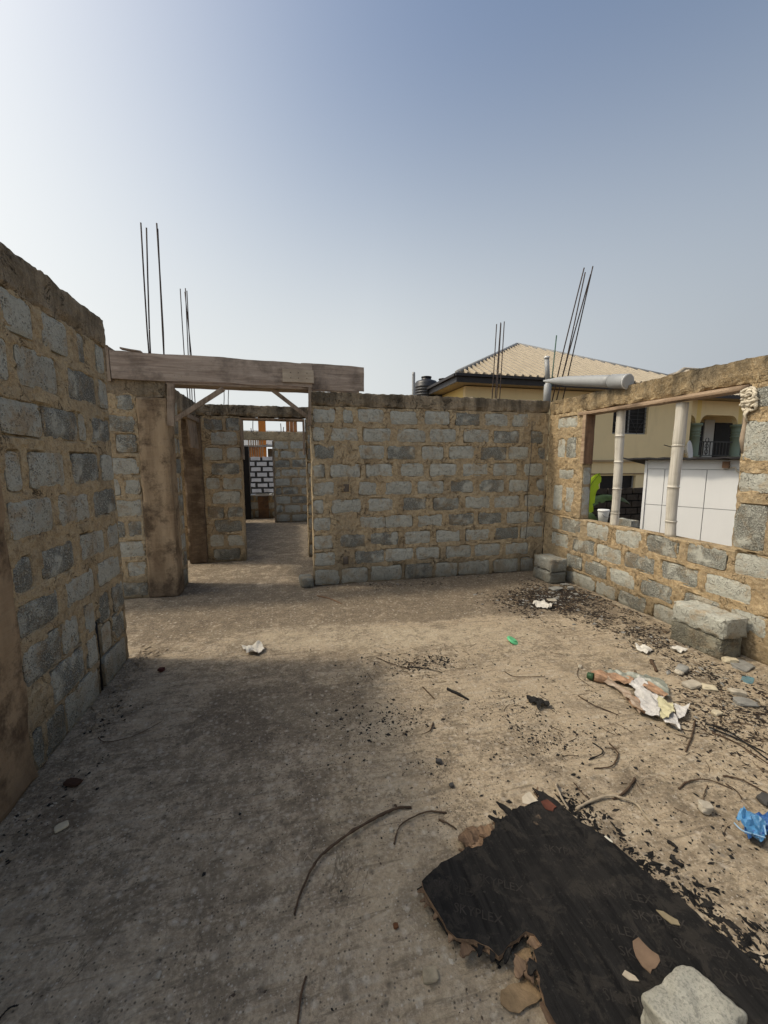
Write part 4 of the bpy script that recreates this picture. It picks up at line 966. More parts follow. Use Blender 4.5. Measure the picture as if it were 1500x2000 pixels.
lathe('stem', (bb.x-.1, 7.4, -1.2), (bb.x-.05, 7.4, .5), [(0, .11), (.6, .08), (1, .05)], mat_plain('banana_stem', (.10, .12, .04), .7), bn, 12)
S0 = Vector((bb.x-.05, 7.4, .45))
leaf([S0, ony(1138, 1000, 7.3), ony(1143, 975, 7.2), ony(1153, 948, 7.1), ony(1172, 924, 7.0)], .24, M_LEAF, (.75, -.1, -.65), 3)
leaf([S0, ony(1150, 978, 7.5), ony(1180, 966, 7.6), ony(1215, 972, 7.7), ony(1230, 984, 7.8)], .17, M_LEAFD, (.1, -.8, -.2), 5)
leaf([S0, ony(1140, 1010, 7.2), ony(1150, 1000, 7.0), ony(1160, 1012, 6.9), ony(1166, 1030, 6.9)], .12, M_LEAFD, (.7, -.5, 0), 7)
leaf([S0, S0+Vector((-.3, .3, .5)), S0+Vector((-.8, .5, .7)), S0+Vector((-1.2, .6, .4))], .18, M_LEAF, (.2, .9, 0), 9)

# orange house and grey roof in the far left distance
oh = thing('house', 'orange house with a grey roof, tiny in the distance through the doorways', 'house', (-1.2, 26, -1.2))
M_OR = mat_paint('orange_paint', (.52, .20, .045)); zo = ony(490, 870, 25).z
pbox('wall', (-5, 25, -1.2), (ony(512, 870, 25).x, 29, zo), M_OR, oh)
pbox('gable', (ony(506, 870, 24.8).x, 24.7, -1.2), (ony(520, 870, 24.8).x, 24.99, zo+2.0), M_OR, oh)
mk('roof', [(-6, 24.6, zo-.1), (2.6, 24.6, zo-.1), (2.6, 31, zo+1.2), (-6, 31, zo+1.2), (-6, 24.6, zo), (2.6, 24.6, zo), (2.6, 31, zo+1.3), (-6, 31, zo+1.3)], [[0, 1, 2, 3], [7, 6, 5, 4], [0, 4, 5, 1], [1, 5, 6, 2], [2, 6, 7, 3], [3, 7, 4, 0]], M_HIP, oh)
pbox('side_wall', (ony(521, 870, 25).x, 26, -1.2), (2.2, 29, zo-.15), M_HIP, oh)
for k in range(7):
    c = ony(486+k*4.5, 872, 21.5); tag(pbox('formwork_post', (c.x-.025, 21.48, -1.2), (c.x+.025, 21.53, ony(490, 862, 21.5).z+.3), M_WOODY), 'thin timber prop standing in a row before the orange house', 'prop', 'timber props before the orange house')
oc0, oc1 = ony(558, 823, 13.5), ony(580, 823, 13.5)
oc = thing('column_formwork', 'orange timber column formwork poking above the far wall', 'formwork', ((oc0.x+oc1.x)/2, 13.5, 0))
for k in range(3): pbox('board', (oc0.x+(oc1.x-oc0.x)*k/3+.004, 13.45, 0), (oc0.x+(oc1.x-oc0.x)*(k+1)/3-.004, 13.7, oc0.z+.12), mat_wood('orange_board', (.30, .13, .05), (.45, .21, .09), 2), oc)

# ------------------------------------------------------------------ FLOOR OBJECTS
def fz(x, y): P = np.array([[x, y, 0.]]); return float(fbm(P*1.1, 3, 3)[0]*.006+fbm(P*9, 5, 3)[0]*.0022)
def gp_(px, py, z=.0): v = onz(px, py, z); return v
def cblock(label, c, size, rot, seed, group, tilt=(0, 0), mat=None):
    def post(V):
        R = Matrix.Rotation(rot, 3, 'Z') @ Matrix.Rotation(tilt[0], 3, 'X') @ Matrix.Rotation(tilt[1], 3, 'Y')
        return np.array([tuple(Vector(c)+R @ Vector(v)) for v in V])
    s = size; o = rbox('concrete_block', (-s[0]/2, -s[1]/2, 0), (s[0]/2, s[1]/2, s[2]), .028, mat or M_BLOCK, None, .004, 12, .014, seed, post)
    return tag(o, label, 'concrete block', group)
M_BLKD = mat_block('damp_block', (.15, .16, .145), (.19, .20, .18), .8)
M_BLKP = mat_block('mossy_yellow_block', (.30, .27, .17), (.34, .31, .20), .5)
c = gp_(1076, 1128); cblock('lower half-buried dark block in the corner stack', (3.42, 4.60, -.01), (.25, .38, .16), 0, 3, 'two blocks stacked in the corner', mat=M_BLKD)
cblock('upper block of the corner stack under the window wall', (3.42, 4.59, .152), (.25, .37, .17), .03, 4, 'two blocks stacked in the corner', mat=M_BLKD)
cblock('lower yellowish block of the stack against the right wall', (3.46, 2.54, -.01), (.24, .44, .185), .02, 5, 'two blocks stacked against the right wall', mat=M_BLKP)
cblock('upper grey block of the stack against the right wall', (3.465, 2.53, .178), (.25, .46, .17), -.03, 6, 'two blocks stacked against the right wall', (0, 0))
cblock('small dark block at the foot of the doorway jamb', (.20, 5.12, 0), (.16, .24, .12), .1, 8, None, mat=M_BLKD)

def poly_sheet(name, pts, thick, zf, mat, parent=None, res=.012, jag=.0, seed=0, mats=None, side_mat=None):
    """solid sheet with an outline (list of (x, y)); zf(P) gives the upper surface height"""
    rr = random.Random(seed); out = []
    for i, p in enumerate(pts):
        q = pts[(i+1) % len(pts)]; L = math.dist(p, q); n = max(1, int(L/(res*1.2)))
        for k in range(n):
            t = k/n; nx, ny = -(q[1]-p[1])/max(L, 1e-6), (q[0]-p[0])/max(L, 1e-6); j = rr.uniform(-jag, jag) if jag else 0
            out.append(Vector((p[0]+(q[0]-p[0])*t+nx*j, p[1]+(q[1]-p[1])*t+ny*j)))
    xs = [v.x for v in out]; ys = [v.y for v in out]; inner = []
    def inside(x, y):
        c = False; n = len(out)
        for i in range(n):
            a, b = out[i], out[i-1]
            if (a.y > y) != (b.y > y) and x < (b.x-a.x)*(y-a.y)/(b.y-a.y)+a.x: c = not c
        return c
    for x in np.arange(min(xs), max(xs), res*1.6):
        for y in np.arange(min(ys), max(ys), res*1.6):
            if inside(x, y): inner.append(Vector((x+rr.uniform(-.3, .3)*res, y+rr.uniform(-.3, .3)*res)))
    nb = len(out); r = geometry.delaunay_2d_cdt(out+inner, [(i, (i+1) % nb) for i in range(nb)], [], 1, 1e-5)
    v2, ed, fc = r[0], r[1], r[2]; P = np.array([(v.x, v.y, 0) for v in v2]); z = zf(P); n = len(P)
    fc = [list(f) for f in fc]
    V = np.vstack([np.stack([P[:, 0], P[:, 1], z], 1), np.stack([P[:, 0], P[:, 1], z-thick], 1)])
    from collections import Counter
    cnt = Counter(); dr = {}
    for f in fc:
        for i in range(len(f)): e = (f[i], f[(i+1) % len(f)]); cnt[tuple(sorted(e))] += 1; dr[tuple(sorted(e))] = e
    F = fc+[[a+n for a in f[::-1]] for f in fc]; mi = [0]*len(F)
    for e, k in cnt.items():
        if k == 1: a, b = dr[e]; F.append([b, a, a+n, b+n]); mi.append(1 if side_mat else 0)
    return mk(name, V, F, mat, parent, mats=[mat, side_mat] if side_mat else None, mi=mi)

# --- burnt plywood
z8 = lambda x, y: (800+x/2.143, 1480+y/2.143)
ZB = .045
def onb(x, y): v = onz(*z8(x, y), ZB); return (v.x, v.y)
outl = [(52, 530), (70, 512), (118, 470), (152, 436), (205, 420), (240, 385), (300, 372), (318, 335), (352, 300), (372, 262), (418, 245), (430, 212), (480, 205), (520, 185), (545, 165), (520, 130), (560, 150), (640, 205),
        (720, 270), (800, 322), (900, 402), (1000, 492), (1080, 545), (1200, 655), (1290, 735), (1370, 800), (1480, 905), (1620, 1020), (1560, 1160), (1300, 1300), (800, 1330), (640, 1170), (610, 1112), (575, 1040), (548, 960), (530, 890), (522, 815), (550, 790), (520, 742), (480, 722), (440, 762), (372, 838), (330, 800), (270, 775), (232, 768), (200, 752), (160, 715), (120, 660), (75, 600), (55, 560)]
BP = [onb(*p) for p in outl]
def bh_(P):
    q = P[:, 0]*.79+P[:, 1]*.61
    lay = np.clip(vn(np.stack([P[:, 0]*7, P[:, 1]*7, P[:, 2]], 1), 81)*6, 0, 1)*.0022 + np.clip(vn(np.stack([(P[:, 0]*.61-P[:, 1]*.79)*3, q*16, P[:, 2]], 1), 83)*5-.4, 0, 1)*.0026
    return .045+fbm(P*2.3, 77, 2)*.009+fbm(P*11, 78, 2)*.0022+lay
def mat_char():
    n = N('charred_plywood', .88, .14); k = Matrix
    rot = n.t.nodes.new('ShaderNodeMapping'); rot.inputs['Rotation'].default_value = (0, 0, -.62); rot.inputs['Scale'].default_value = (46, 2.5, 4); n.t.links.new(n.pos, rot.inputs[0])
    g = n.noise(1, 7, .7, rot.outputs[0], .5); b = n.noise(5, 7, .7); f = n.noise(70, 4, .7)
    c = n.mix(n.mr(g, .35, .7), (.005, .005, .005), (.020, .019, .018)); c = n.mix(n.mr(b, .50, .60, 0, .6), c, (.022, .020, .018)); c = n.mix(n.mr(n.noise(13, 9, .78, None, .6), .52, .57, 0, .45), c, (.040, .035, .029))
    c = n.mix(n.mr(f, .62, .78, 0, .5), c, (.10, .09, .075)); c = n.mix(n.mr(n.noise(3.3, 6, .7, n.scale(n.pos, (1, 1, 1))), .66, .70, 0, .8), c, (.13, .095, .065))
    nb = n.bump(g, .8, .006); nb = n.bump(f, .5, .003, nb); return n.done(c, nb)
M_CHAR = mat_char(); M_VEN = mat_wood('torn_veneer', (.10, .062, .038), (.27, .18, .11), 1, (.03, .02, .015), 1.5); M_VENR = mat_plain('red_veneer', (.10, .035, .022), .8, .4, 12)
ply = thing('burnt_plywood', 'large charred black plywood sheet with torn brown edges on the floor, lower right', 'plywood', (*onb(700, 600), 0))
poly_sheet('charred_sheet', BP, .012, bh_, M_CHAR, ply, .016, .006, 5, side_mat=M_VEN)
def shrink(pts, k, dz):  # lower ply, offset outwards a little in places
    cx, cy = sum(p[0] for p in pts)/len(pts), sum(p[1] for p in pts)/len(pts); rr = random.Random(k)
    return [(cx+(p[0]-cx)*(1+dz*rr.uniform(-.6, 1.6)), cy+(p[1]-cy)*(1+dz*rr.uniform(-.6, 1.6))) for p in pts]
poly_sheet('veneer_ply', shrink(BP, 3, .010), .006, lambda P: bh_(P)-.0135, M_VEN, ply, .022, .006, 9)
poly_sheet('veneer_ply', shrink(BP, 5, .006), .006, lambda P: bh_(P)-.021, M_CHAR, ply, .024, .006, 12)
rr = random.Random(5)
def splinter(x, y, ang, L, wd_, mat, z=.045, tilt=.05):
    v = Vector(onb(x, y)+(0,)); d = Vector((math.cos(ang), math.sin(ang), 0)); s = Vector((-d.y, d.x, 0)); V = []; n = 7
    for i in range(n+1):
        t = i/n; w_ = wd_*(1-t**2*.75)*(1+rr.uniform(-.2, .2)); p = v+d*L*t; zz = z+tilt*t*L+.003*math.sin(t*5)
        V += [tuple(p-s*w_+Vector((0, 0, zz))), tuple(p+s*w_+Vector((0, 0, zz+.002))), tuple(p+s*w_+Vector((0, 0, zz-.004))), tuple(p-s*w_+Vector((0, 0, zz-.005)))]
    F = [[3, 2, 1, 0]]
    for i in range(n):
        a = 4*i
        for k in range(4): F.append([a+k, a+(k+1) % 4, a+4+(k+1) % 4, a+4+k])
    F.append([4*n, 4*n+1, 4*n+2, 4*n+3]); return mk('splinter', V, F, mat, ply)
N8 = math.radians(115)
def dirb(x0, y0, x1, y1): a, b = onb(x0, y0), onb(x1, y1); return math.atan2(b[1]-a[1], b[0]-a[0]), math.dist(a, b)
for x0, y0, x1, y1, wd_, mt in [(425, 300, 330, 240, .018, M_CHAR), (430, 240, 365, 182, .018, M_CHAR), (410, 310, 350, 255, .012, M_VEN), (300, 380, 235, 340, .02, M_VEN), (290, 400, 205, 365, .014, M_VEN), (340, 330, 290, 305, .012, M_VEN),
        (600, 230, 548, 190, .014, M_VENR), (590, 215, 515, 128, .008, M_CHAR), (250, 770, 215, 820, .02, M_VEN), (300, 780, 290, 830, .01, M_CHAR), (350, 800, 345, 850, .012, M_CHAR), (410, 790, 400, 850, .012, M_CHAR), (470, 830, 450, 900, .02, M_VEN), (520, 850, 500, 905, .015, M_CHAR), (180, 720, 165, 760, .012, M_VEN), (120, 640, 100, 665, .01, M_VEN), (90, 590, 60, 610, .008, M_VEN), (530, 780, 560, 800, .02, M_VEN), (500, 745, 555, 795, .015, M_VEN), (560, 1010, 600, 1120, .012, M_VEN), (520, 880, 470, 860, .03, M_VEN), (880, 900, 960, 950, .02, mat_plain('bone_chip', (.50, .46, .36), .8))]:
    a, L = dirb(x0, y0, x1, y1); splinter(x0, y0, a, L, wd_, mt, z=(.045 if mt is not M_VEN else .036), tilt=rr.uniform(-.12, .1))
for i in range(46):                                    # fine broken teeth round the left rim
    seg = [(52, 530), (160, 436), (300, 372), (430, 212), (372, 838), (270, 775), (160, 715), (75, 600), (480, 722), (548, 960)]
    k = rr.randrange(len(outl)); p = outl[k]; q = outl[(k+1) % len(outl)]
    if p[1] > 1000 or p[0] > 620: continue
    t = rr.random(); x, y = p[0]+(q[0]-p[0])*t, p[1]+(q[1]-p[1])*t; cx_, cy_ = 420, 560
    dx, dy = x-cx_, y-cy_; d = math.hypot(dx, dy); s = rr.uniform(10, 26); a, L = dirb(x-dx/d*8, y-dy/d*8, x+dx/d*s, y+dy/d*s); splinter(x-dx/d*8, y-dy/d*8, a, L, rr.uniform(.003, .009), rr.choice([M_CHAR, M_VEN, M_VEN]), z=rr.uniform(.026, .044), tilt=rr.uniform(-.2, .15))
def patch(pts, mat, dz=.004, thick=.003, name='bare_patch', seed=1, parent=None): return poly_sheet(name, [onb(*p) for p in pts], thick, lambda P: bh_(P)+dz+fbm(P*30, seed, 2)*.002, mat, parent or ply, .012, .003, seed)
patch([(930, 775), (955, 760), (990, 800), (1040, 835), (1048, 860), (1005, 915), (975, 880), (945, 840)], mat_plain('bare_wood', (.17, .115, .075), .8, .3, 14))
patch([(1030, 645), (1060, 655), (1120, 695), (1130, 715), (1095, 712), (1055, 680)], mat_plain('flaked_wood', (.22, .18, .11), .8, .3, 14), seed=3)
patch([(900, 900), (945, 925), (960, 950), (920, 945), (885, 915)], mat_plain('ash_flake', (.38, .33, .25), .8, .3, 14), seed=4)
patch([(550, 190), (575, 183), (612, 212), (600, 230), (570, 222)], M_VENR, seed=5)
# faint printed lettering, repeated in rows
M_INK = mat_plain('faint_print', (.024, .021, .018), .85, .6, 9)
def text_mesh(body, size):
    c = bpy.data.curves.new('t', 'FONT'); c.body = body; c.size = size; c.resolution_u = 2; o = bpy.data.objects.new('t', c); COL.objects.link(o)
    me = bpy.data.meshes.new_from_object(o.evaluated_get(bpy.context.evaluated_depsgraph_get())); bpy.data.objects.remove(o)
    V = np.array([v.co[:] for v in me.vertices]); F = [list(p.vertices) for p in me.polygons]; bpy.data.meshes.remove(me); return V, F
TV, TF = text_mesh('SKYPLEX', .042); AV, AF = [], []; n0 = 0
a0, _ = dirb(180, 480, 330, 515)
o0 = Vector(onb(60, 545)+(0,)); ux = Vector((math.cos(a0), math.sin(a0), 0)); uy = Vector((ux.y, -ux.x, 0))
def inpoly(x, y, P):
    c = False
    for i in range(len(P)):
        a, b = P[i], P[i-1]
        if (a[1] > y) != (b[1] > y) and x < (b[0]-a[0])*(y-a[1])/(b[1]-a[1])+a[0]: c = not c
    return c
for r in range(-9, 12):
    for k in range(-1, 4):
        q = o0+ux*(.03+k*.26+(r % 3)*.08)+uy*(r*.062)
        P = np.stack([q.x+TV[:, 0]*ux.x-TV[:, 1]*uy.x, q.y+TV[:, 0]*ux.y-TV[:, 1]*uy.y, TV[:, 0]*0], 1)
        if random.random() < (.1 if k < 1 else .45) or not all(inpoly(P[m, 0], P[m, 1], BP) for m in range(0, len(P), 7)): continue
        P[:, 2] = bh_(P)+.0016; AV.append(P); AF += [[m+n0 for m in f] for f in TF]; n0 += len(P)
pl_ = mk('printed_lettering', np.vstack(AV), AF, M_INK, ply); pl_['kind'] = 'stuff'

# torn brown cardboard / veneer under the left tip
M_CARD = mat_plain('scorched_card', (.21, .145, .08), .85, .45, 16, .2, .5, .006)
def flat(name, pts, label, cat, mat, z=.008, amp=.01, thick=.002, fr=14, seed=1, res=.012, jag=.004, conv=None, group=None, parent=None):
    P2 = [tuple(onz(*(conv(*p) if conv else p), z)[:2]) for p in pts]; f2 = fr
    o = poly_sheet(name, P2, thick, lambda P: z+np.abs(fbm(P*f2, seed, 3))*amp, mat, parent, res, jag, seed)
    return tag(o, label, cat, group) if label else o
flat('cardboard', [(380, 975), (430, 945), (490, 925), (540, 940), (560, 990), (535, 1030), (490, 1050), (460, 1075), (420, 1060), (385, 1030)], 'scorched brown piece of board poking out under the left edge of the burnt plywood', 'cardboard', M_CARD, .010, .02, .003, 9, 4, conv=z8)
flat('cardboard', [(440, 820), (500, 800), (520, 850), (525, 900), (490, 915), (455, 870)], 'curled brown scrap just above the scorched board, by the plywood edge', 'cardboard', M_CARD, .010, .025, .003, 12, 14, conv=z8)
flat('paper_scrap', [(205, 330), (250, 290), (330, 290), (350, 320), (300, 380), (240, 395), (205, 365)], 'torn pale brown veneer scrap against the upper left rim of the plywood', 'wood scrap', M_VEN, .014, .035, .003, 16, 24, conv=z8)
flat('paper_scrap', [(470, 170), (500, 152), (535, 180), (500, 200), (470, 190)], 'cream paper scrap tucked at the top corner of the burnt plywood', 'paper', mat_plain('cream_paper', (.48, .42, .32), .9), .05, .012, .002, 12, 34, conv=z8)
flat('paper_scrap', [(800, 340), (820, 330), (848, 352), (835, 368)], 'small square pale chip at the right edge of the burnt plywood', 'chip', mat_plain('pale_chip', (.48, .46, .38), .9), .03, .01, .006, 12, 44, conv=z8)

# rough chunk of concrete
def mat_chunk():
    n = N('broken_concrete', .95, .1); a = n.noise(12, 7, .7); f = n.noise(120, 5, .75); v = n.vor(60)
    c = n.mix(n.mr(a, .3, .7), (.27, .262, .215), (.42, .405, .34)); c = n.mix(n.mr(f, .51, .57, 0, .6), c, (.17, .165, .14)); c = n.mix(n.mr(v, .08, .2, .5, 0), c, (.16, .15, .13))
    return n.done(c, n.bump(n.noise(40, 6, .7), .5, .01, n.bump(f, .5, .004)))
M_CHUNK = mat_chunk()
rc0, rc1, rc2, rc3 = onz(1238, 1950, .15), onz(1330, 1880, .15), onz(1478, 1995, .15), onz(1330, 2080, .15)
def rockpost(V):
    s, t, u = V[:, 0:1], V[:, 1:2], V[:, 2:3]
    a, b, c_, d = [np.array((v.x, v.y)) for v in (rc0, rc1, rc2, rc3)]
    q = (1-s)*(1-t)*a+(1-s)*t*b+s*t*c_+s*(1-t)*d
    ctr = (a+b+c_+d)/4; q = ctr+(q-ctr)*(1.0-.05*u)
    P = np.hstack([q, .052+.115*u]); nrm = P-np.append(ctr, .1); nrm /= np.linalg.norm(nrm, axis=1)[:, None]
    cr = ((np.abs(s-.5)*2)**6+(np.abs(t-.5)*2)**6)/2
    P = P - nrm*(cr*.02)
    return P + vec(P*9, 91, 3)*.014 + nrm*(fbm(P*28, 93, 3)*.007)[:, None]
V, F, _n = gridbox([np.linspace(0, 1, 30), np.linspace(0, 1, 22), np.linspace(0, 1, 10)])
tag(mk('concrete_chunk', rockpost(V), F, M_CHUNK, smooth=True), 'pale grey broken lump of concrete resting on the burnt plywood at the bottom right', 'concrete lump')

# --- twigs and sticks (things)
M_TWIG = mat_plain('brown_twig', (.075, .048, .030), .85, .35, 30); M_TWIGP = mat_plain('pale_root', (.34, .28, .20), .85, .25, 30); M_BLACK = mat_plain('charcoal', (.014, .013, .012), .8, .3, 20)
def spline(P, n=6):
    out = []
    for i in range(len(P)-1):
        a, b, c, d = P[max(i-1, 0)], P[i], P[i+1], P[min(i+2, len(P)-1)]
        for k in range(n):
            f = k/n; out.append(.5*((2*b)+(c-a)*f+(2*a-5*b+4*c-d)*f*f+(3*b-a-3*c+d)*f**3))
    return out+[P[-1]]
k_tw = .68
def twig(px, r0, r1, label, mat=M_TWIG, lift=.0, name='twig', cat='twig', group=None, parent=None, rough=.0015):
    r0, r1 = (r0*k_tw, r1*k_tw); jt = min(.008, .06*(onz(*px[0], 0)-onz(*px[-1], 0)).length); P = [onz(x, y, r0+lift)+Vector((random.uniform(-jt, jt), random.uniform(-jt, jt), 0)) for x, y in px]; S = spline(P, 7); n = len(S); rs = []
    for i, s in enumerate(S):
        t = i/(n-1); s.x += random.uniform(-rough, rough); s.y += random.uniform(-rough, rough); s.z = max(r0*.8, .004)+lift*math.sin(math.pi*t)+fz(s.x, s.y)
        rs.append((r0+(r1-r0)*t)*(1+random.uniform(-.2, .22)+(.35 if random.random() < .07 else 0)))
    o = tube(name, S, r0, mat, parent, 7, rs=rs)
    return tag(o, label, cat, group) if label else o
bt = thing('twig', 'long curved brown branch lying left of the burnt plywood', 'branch', onz(650, 1655, 0))
twig([(880/2.858+500-2, 1570), (775, 1577), (720, 1606), (650, 1655), (612, 1690), (590, 1732), (571, 1782)], .0095, .0055, None, parent=bt, lift=.014, name='stem')
twig([(608, 1678), (600, 1672), (595, 1680)], .004, .002, None, M_TWIGP, parent=bt, lift=.006, name='side_shoot')
twig([(775, 1577), (771, 1569)], .006, .004, None, parent=bt, lift=.01, name='stub')
T = [([(872, 1589), (838, 1584), (805, 1597), (782, 1618), (767, 1647)], .005, .004, 'thin grey curved twig right of the long branch', M_TWIG), ([(595, 1908), (588, 1950), (580, 2010)], .005, .004, 'straight thin twig cut off by the bottom edge of the photo', M_TWIG),
 ([(190, 1438), (210, 1447), (255, 1438), (316, 1406)], .0035, .002, 'thin curved wire-like twig near the foot of the left wall', M_TWIG), ([(620, 1162), (640, 1168), (667, 1178)], .010, .006, 'short reddish stick lying by the end of the long wall', mat_plain('red_stick', (.20, .11, .06), .8)),
 ([(1130, 1357), (1160, 1376), (1207, 1394)], .005, .004, 'thin straight twig left of the crumpled sack', M_TWIG), ([(1131, 1300), (1128, 1320), (1145, 1336), (1160, 1345)], .003, .002, 'fine looping stalk at the green end of the sack', M_TWIG),
 ([(1192, 1450), (1207, 1472), (1204, 1490), (1190, 1498), (1160, 1497)], .006, .004, 'hooked twig curling round dark rubbish', M_TWIG), ([(1155, 1448), (1175, 1468), (1150, 1482)], .005, .004, 'dark bent twig like an arrowhead', M_BLACK),
 ([(1325, 1537), (1340, 1524), (1370, 1521), (1400, 1528), (1432, 1538)], .006, .003, 'bowed brown twig in the sand above the blue bag', M_TWIG), ([(1410, 1512), (1450, 1522), (1502, 1546)], .006, .004, 'straight brown twig running off the right edge above the blue bag', M_TWIG),
 ([(1357, 1404), (1349, 1435), (1338, 1466)], .008, .005, 'upright-looking crooked twig below the white end of the sack', M_TWIG), ([(1243, 1518), (1225, 1540), (1195, 1556)], .009, .006, 'dark straight twig touching the pale root', M_TWIG),
 ([(1120, 1525), (1135, 1550), (1160, 1566)], .004, .003, 'curved stem left of the pale root near the plywood top', M_TWIG), ([(855, 1598), (875, 1606), (893, 1616)], .006, .004, 'short dark twig at the plywood left shoulder', M_TWIG),
 ([(735, 1284), (770, 1297), (800, 1304)], .005, .004, 'twig in the heap of char in the middle of the floor', M_TWIG), ([(795, 1300), (830, 1304), (862, 1312)], .006, .003, 'longer twig reaching right out of the char heap', M_BLACK), ([(825, 1340), (836, 1350), (850, 1363)], .007, .005, 'short stick below the char heap', M_TWIG),
 ([(985, 1310), (1010, 1322), (1060, 1322), (1062, 1319)], .004, .003, 'thin curved twig right of the char heap', M_TWIG), ([(845, 1412), (838, 1428), (822, 1434)], .007, .002, 'curled dry leaf stalk in the middle of the sand', M_TWIG), ([(1385, 1418), (1430, 1440), (1500, 1470)], .008, .005, 'long dark stick reaching the right edge above the rubbish', M_BLACK),
 ([(1375, 1412), (1420, 1428), (1500, 1482)], .006, .005, 'second dark stick beside the long one at the right edge', M_BLACK), ([(1390, 1430), (1440, 1452), (1505, 1492)], .006, .004, 'lowest of the dark sticks at the right edge', M_TWIG), ([(0, 1990), (15, 1975), (35, 1962)], .004, .003, 'wispy twig at the bottom left corner', M_BLACK),
 ([(1420, 1530), (1440, 1545), (1450, 1560)], .004, .003, 'tiny twig crossing above the blue bag', M_TWIG), ([(1380, 1532), (1375, 1560), (1395, 1572)], .003, .002, 'fine stem left of the blue bag', M_TWIG)]
for px, r0, r1, lab, mt in T: twig(px, r0, r1, lab, mt, lift=.006)
rt = thing('root', 'pale split root with flattened ends, above the burnt plywood', 'root', onz(1190, 1556, 0))
twig([(1128, 1574), (1160, 1562), (1192, 1555), (1225, 1560), (1245, 1570), (1262, 1590), (1284, 1612)], .009, .006, None, M_TWIGP, parent=rt, lift=.012, name='main_root')
twig([(1092, 1522), (1088, 1535), (1098, 1552), (1112, 1568)], .010, .006, None, M_TWIGP, parent=rt, lift=.03, name='side_root')
# charred sticks
for px, lab, wd_ in (([(875, 1343), (915, 1364)], 'flat charred stick in the middle of the floor', .016), ([(1305, 1640), (1322, 1655)], 'short charred stick right of the plywood', .012), ([(1272, 1290), (1282, 1310)], 'stubby brown stick above the sack', .02), ([(1312, 1672), (1332, 1690)], 'charred sliver lying further right of the plywood', .014)):
    twig(px, wd_, wd_*.7, lab, M_BLACK if 'charred' in lab else M_TWIG, name='charred_stick' if 'charred' in lab else 'stick', cat='stick', rough=.004)

# --- paper, lid, rag, sack, blue bag, stones
M_PAPER = mat_plain('dirty_paper', (.55, .52, .46), .9, .2, 25, .2, .5)
flat('paper', [(470, 1262), (490, 1264), (510, 1262), (516, 1270), (500, 1279), (482, 1276)], 'crumpled white paper on the dark floor left of centre', 'paper', M_PAPER, .012, .045, .002, 14, 3)
ldp = onz(1001, 1252, .01)
lid = thing('bottle_lid', 'mint green plastic lid lying on the floor', 'lid', (ldp.x, ldp.y, 0)); M_LID = mat_plain('mint_plastic', (.12, .48, .22), .4, .08, 5, .4)
lathe('lid_disc', (ldp.x, ldp.y, .006), (ldp.x+.008, ldp.y-.004, .022), [(0, .056), (.3, .058), (.8, .056), (1, .048)], M_LID, lid, 24)
lathe('rim', (ldp.x+.008, ldp.y-.004, .0225), (ldp.x+.009, ldp.y-.0045, .026), [(0, .030), (1, .026)], M_LID, lid, 20)
flat('rag', [(1028, 1362), (1045, 1364), (1058, 1368), (1072, 1376), (1074, 1382), (1060, 1380), (1052, 1388), (1046, 1376), (1032, 1374)], 'black crumpled scrap of plastic on the sand', 'plastic scrap', M_BLACK, .012, .04, .003, 16, 8)

zt9 = lambda x, y: (1100+x/3.75, 1250+y/3.75)
M_SK = mat_plain('faded_orange_plastic', (.30, .18, .105), .55, .45, 22, .4, .4, .01); M_SKP = mat_plain('pinkish_foil', (.27, .20, .14), .4, .2, 10, .4, .4); M_SKW = mat_plain('silver_white_foil', (.50, .48, .45), .5, .3, 22, .4, .5, .01)
M_SKG = mat_plain('clouded_film', (.20, .21, .17), .35, .3, 10, .5, .4); M_SKY = mat_plain('pale_yellow_foil', (.50, .46, .28), .5, .12, 12, .4, .4); M_SKN = mat_plain('dark_green_plastic', (.03, .07, .03), .5, .2)
sk = thing('torn_sack', 'torn plastic packaging with orange panels, a green neck and shredded white end', 'packaging', onz(*zt9(500, 420), 0))
def fold(name, pts, mat, z, amp, seed, fr=10, ridge=.014, th=.002):
    P2 = [tuple(onz(*zt9(*p), z)[:2]) for p in pts]; A = np.array(onz(*zt9(200, 260), 0)[:2]); B = np.array(onz(*zt9(850, 620), 0)[:2]); d = (B-A)/np.linalg.norm(B-A); nrm = np.array((-d[1], d[0]))
    def zf(P):
        q = (P[:, :2]-A)@nrm; s = (P[:, :2]-A)@d
        return z+np.abs(np.sin(q*55+seed+fbm(P*6, seed, 2)*1.6))*ridge+np.abs(fbm(np.stack([s*5, q*22, s*0], 1), seed, 3))*amp
    return poly_sheet(name, P2, th, zf, mat, sk, .009, .002, seed)
fold('clear_film', [(290, 225), (420, 240), (560, 275), (720, 295), (760, 350), (775, 430), (700, 410), (560, 330), (400, 280)], M_SKG, .010, .02, 31, ridge=.015)
fold('orange_panel', [(205, 250), (262, 240), (330, 250), (430, 275), (520, 300), (500, 345), (420, 320), (330, 295), (250, 300), (205, 285)], M_SK, .016, .02, 32)
fold('pink_panel', [(262, 290), (330, 290), (400, 350), (470, 390), (540, 460), (600, 545), (560, 545), (500, 490), (440, 420), (370, 350), (300, 320)], M_SKP, .014, .022, 33)
fold('orange_panel', [(440, 400), (500, 410), (560, 470), (600, 560), (550, 545), (490, 480)], M_SK, .016, .02, 34)
fold('silver_panel', [(480, 340), (560, 290), (600, 320), (640, 370), (690, 420), (740, 440), (640, 440), (560, 400)], M_SKW, .020, .028, 35)
fold('orange_panel', [(580, 335), (640, 320), (710, 370), (770, 425), (690, 415), (620, 375)], M_SK, .032, .015, 36, ridge=.015)
fold('white_tatter', [(520, 400), (600, 395), (680, 430), (710, 520), (700, 580), (640, 570), (580, 530), (545, 460)], M_SKW, .020, .035, 37)
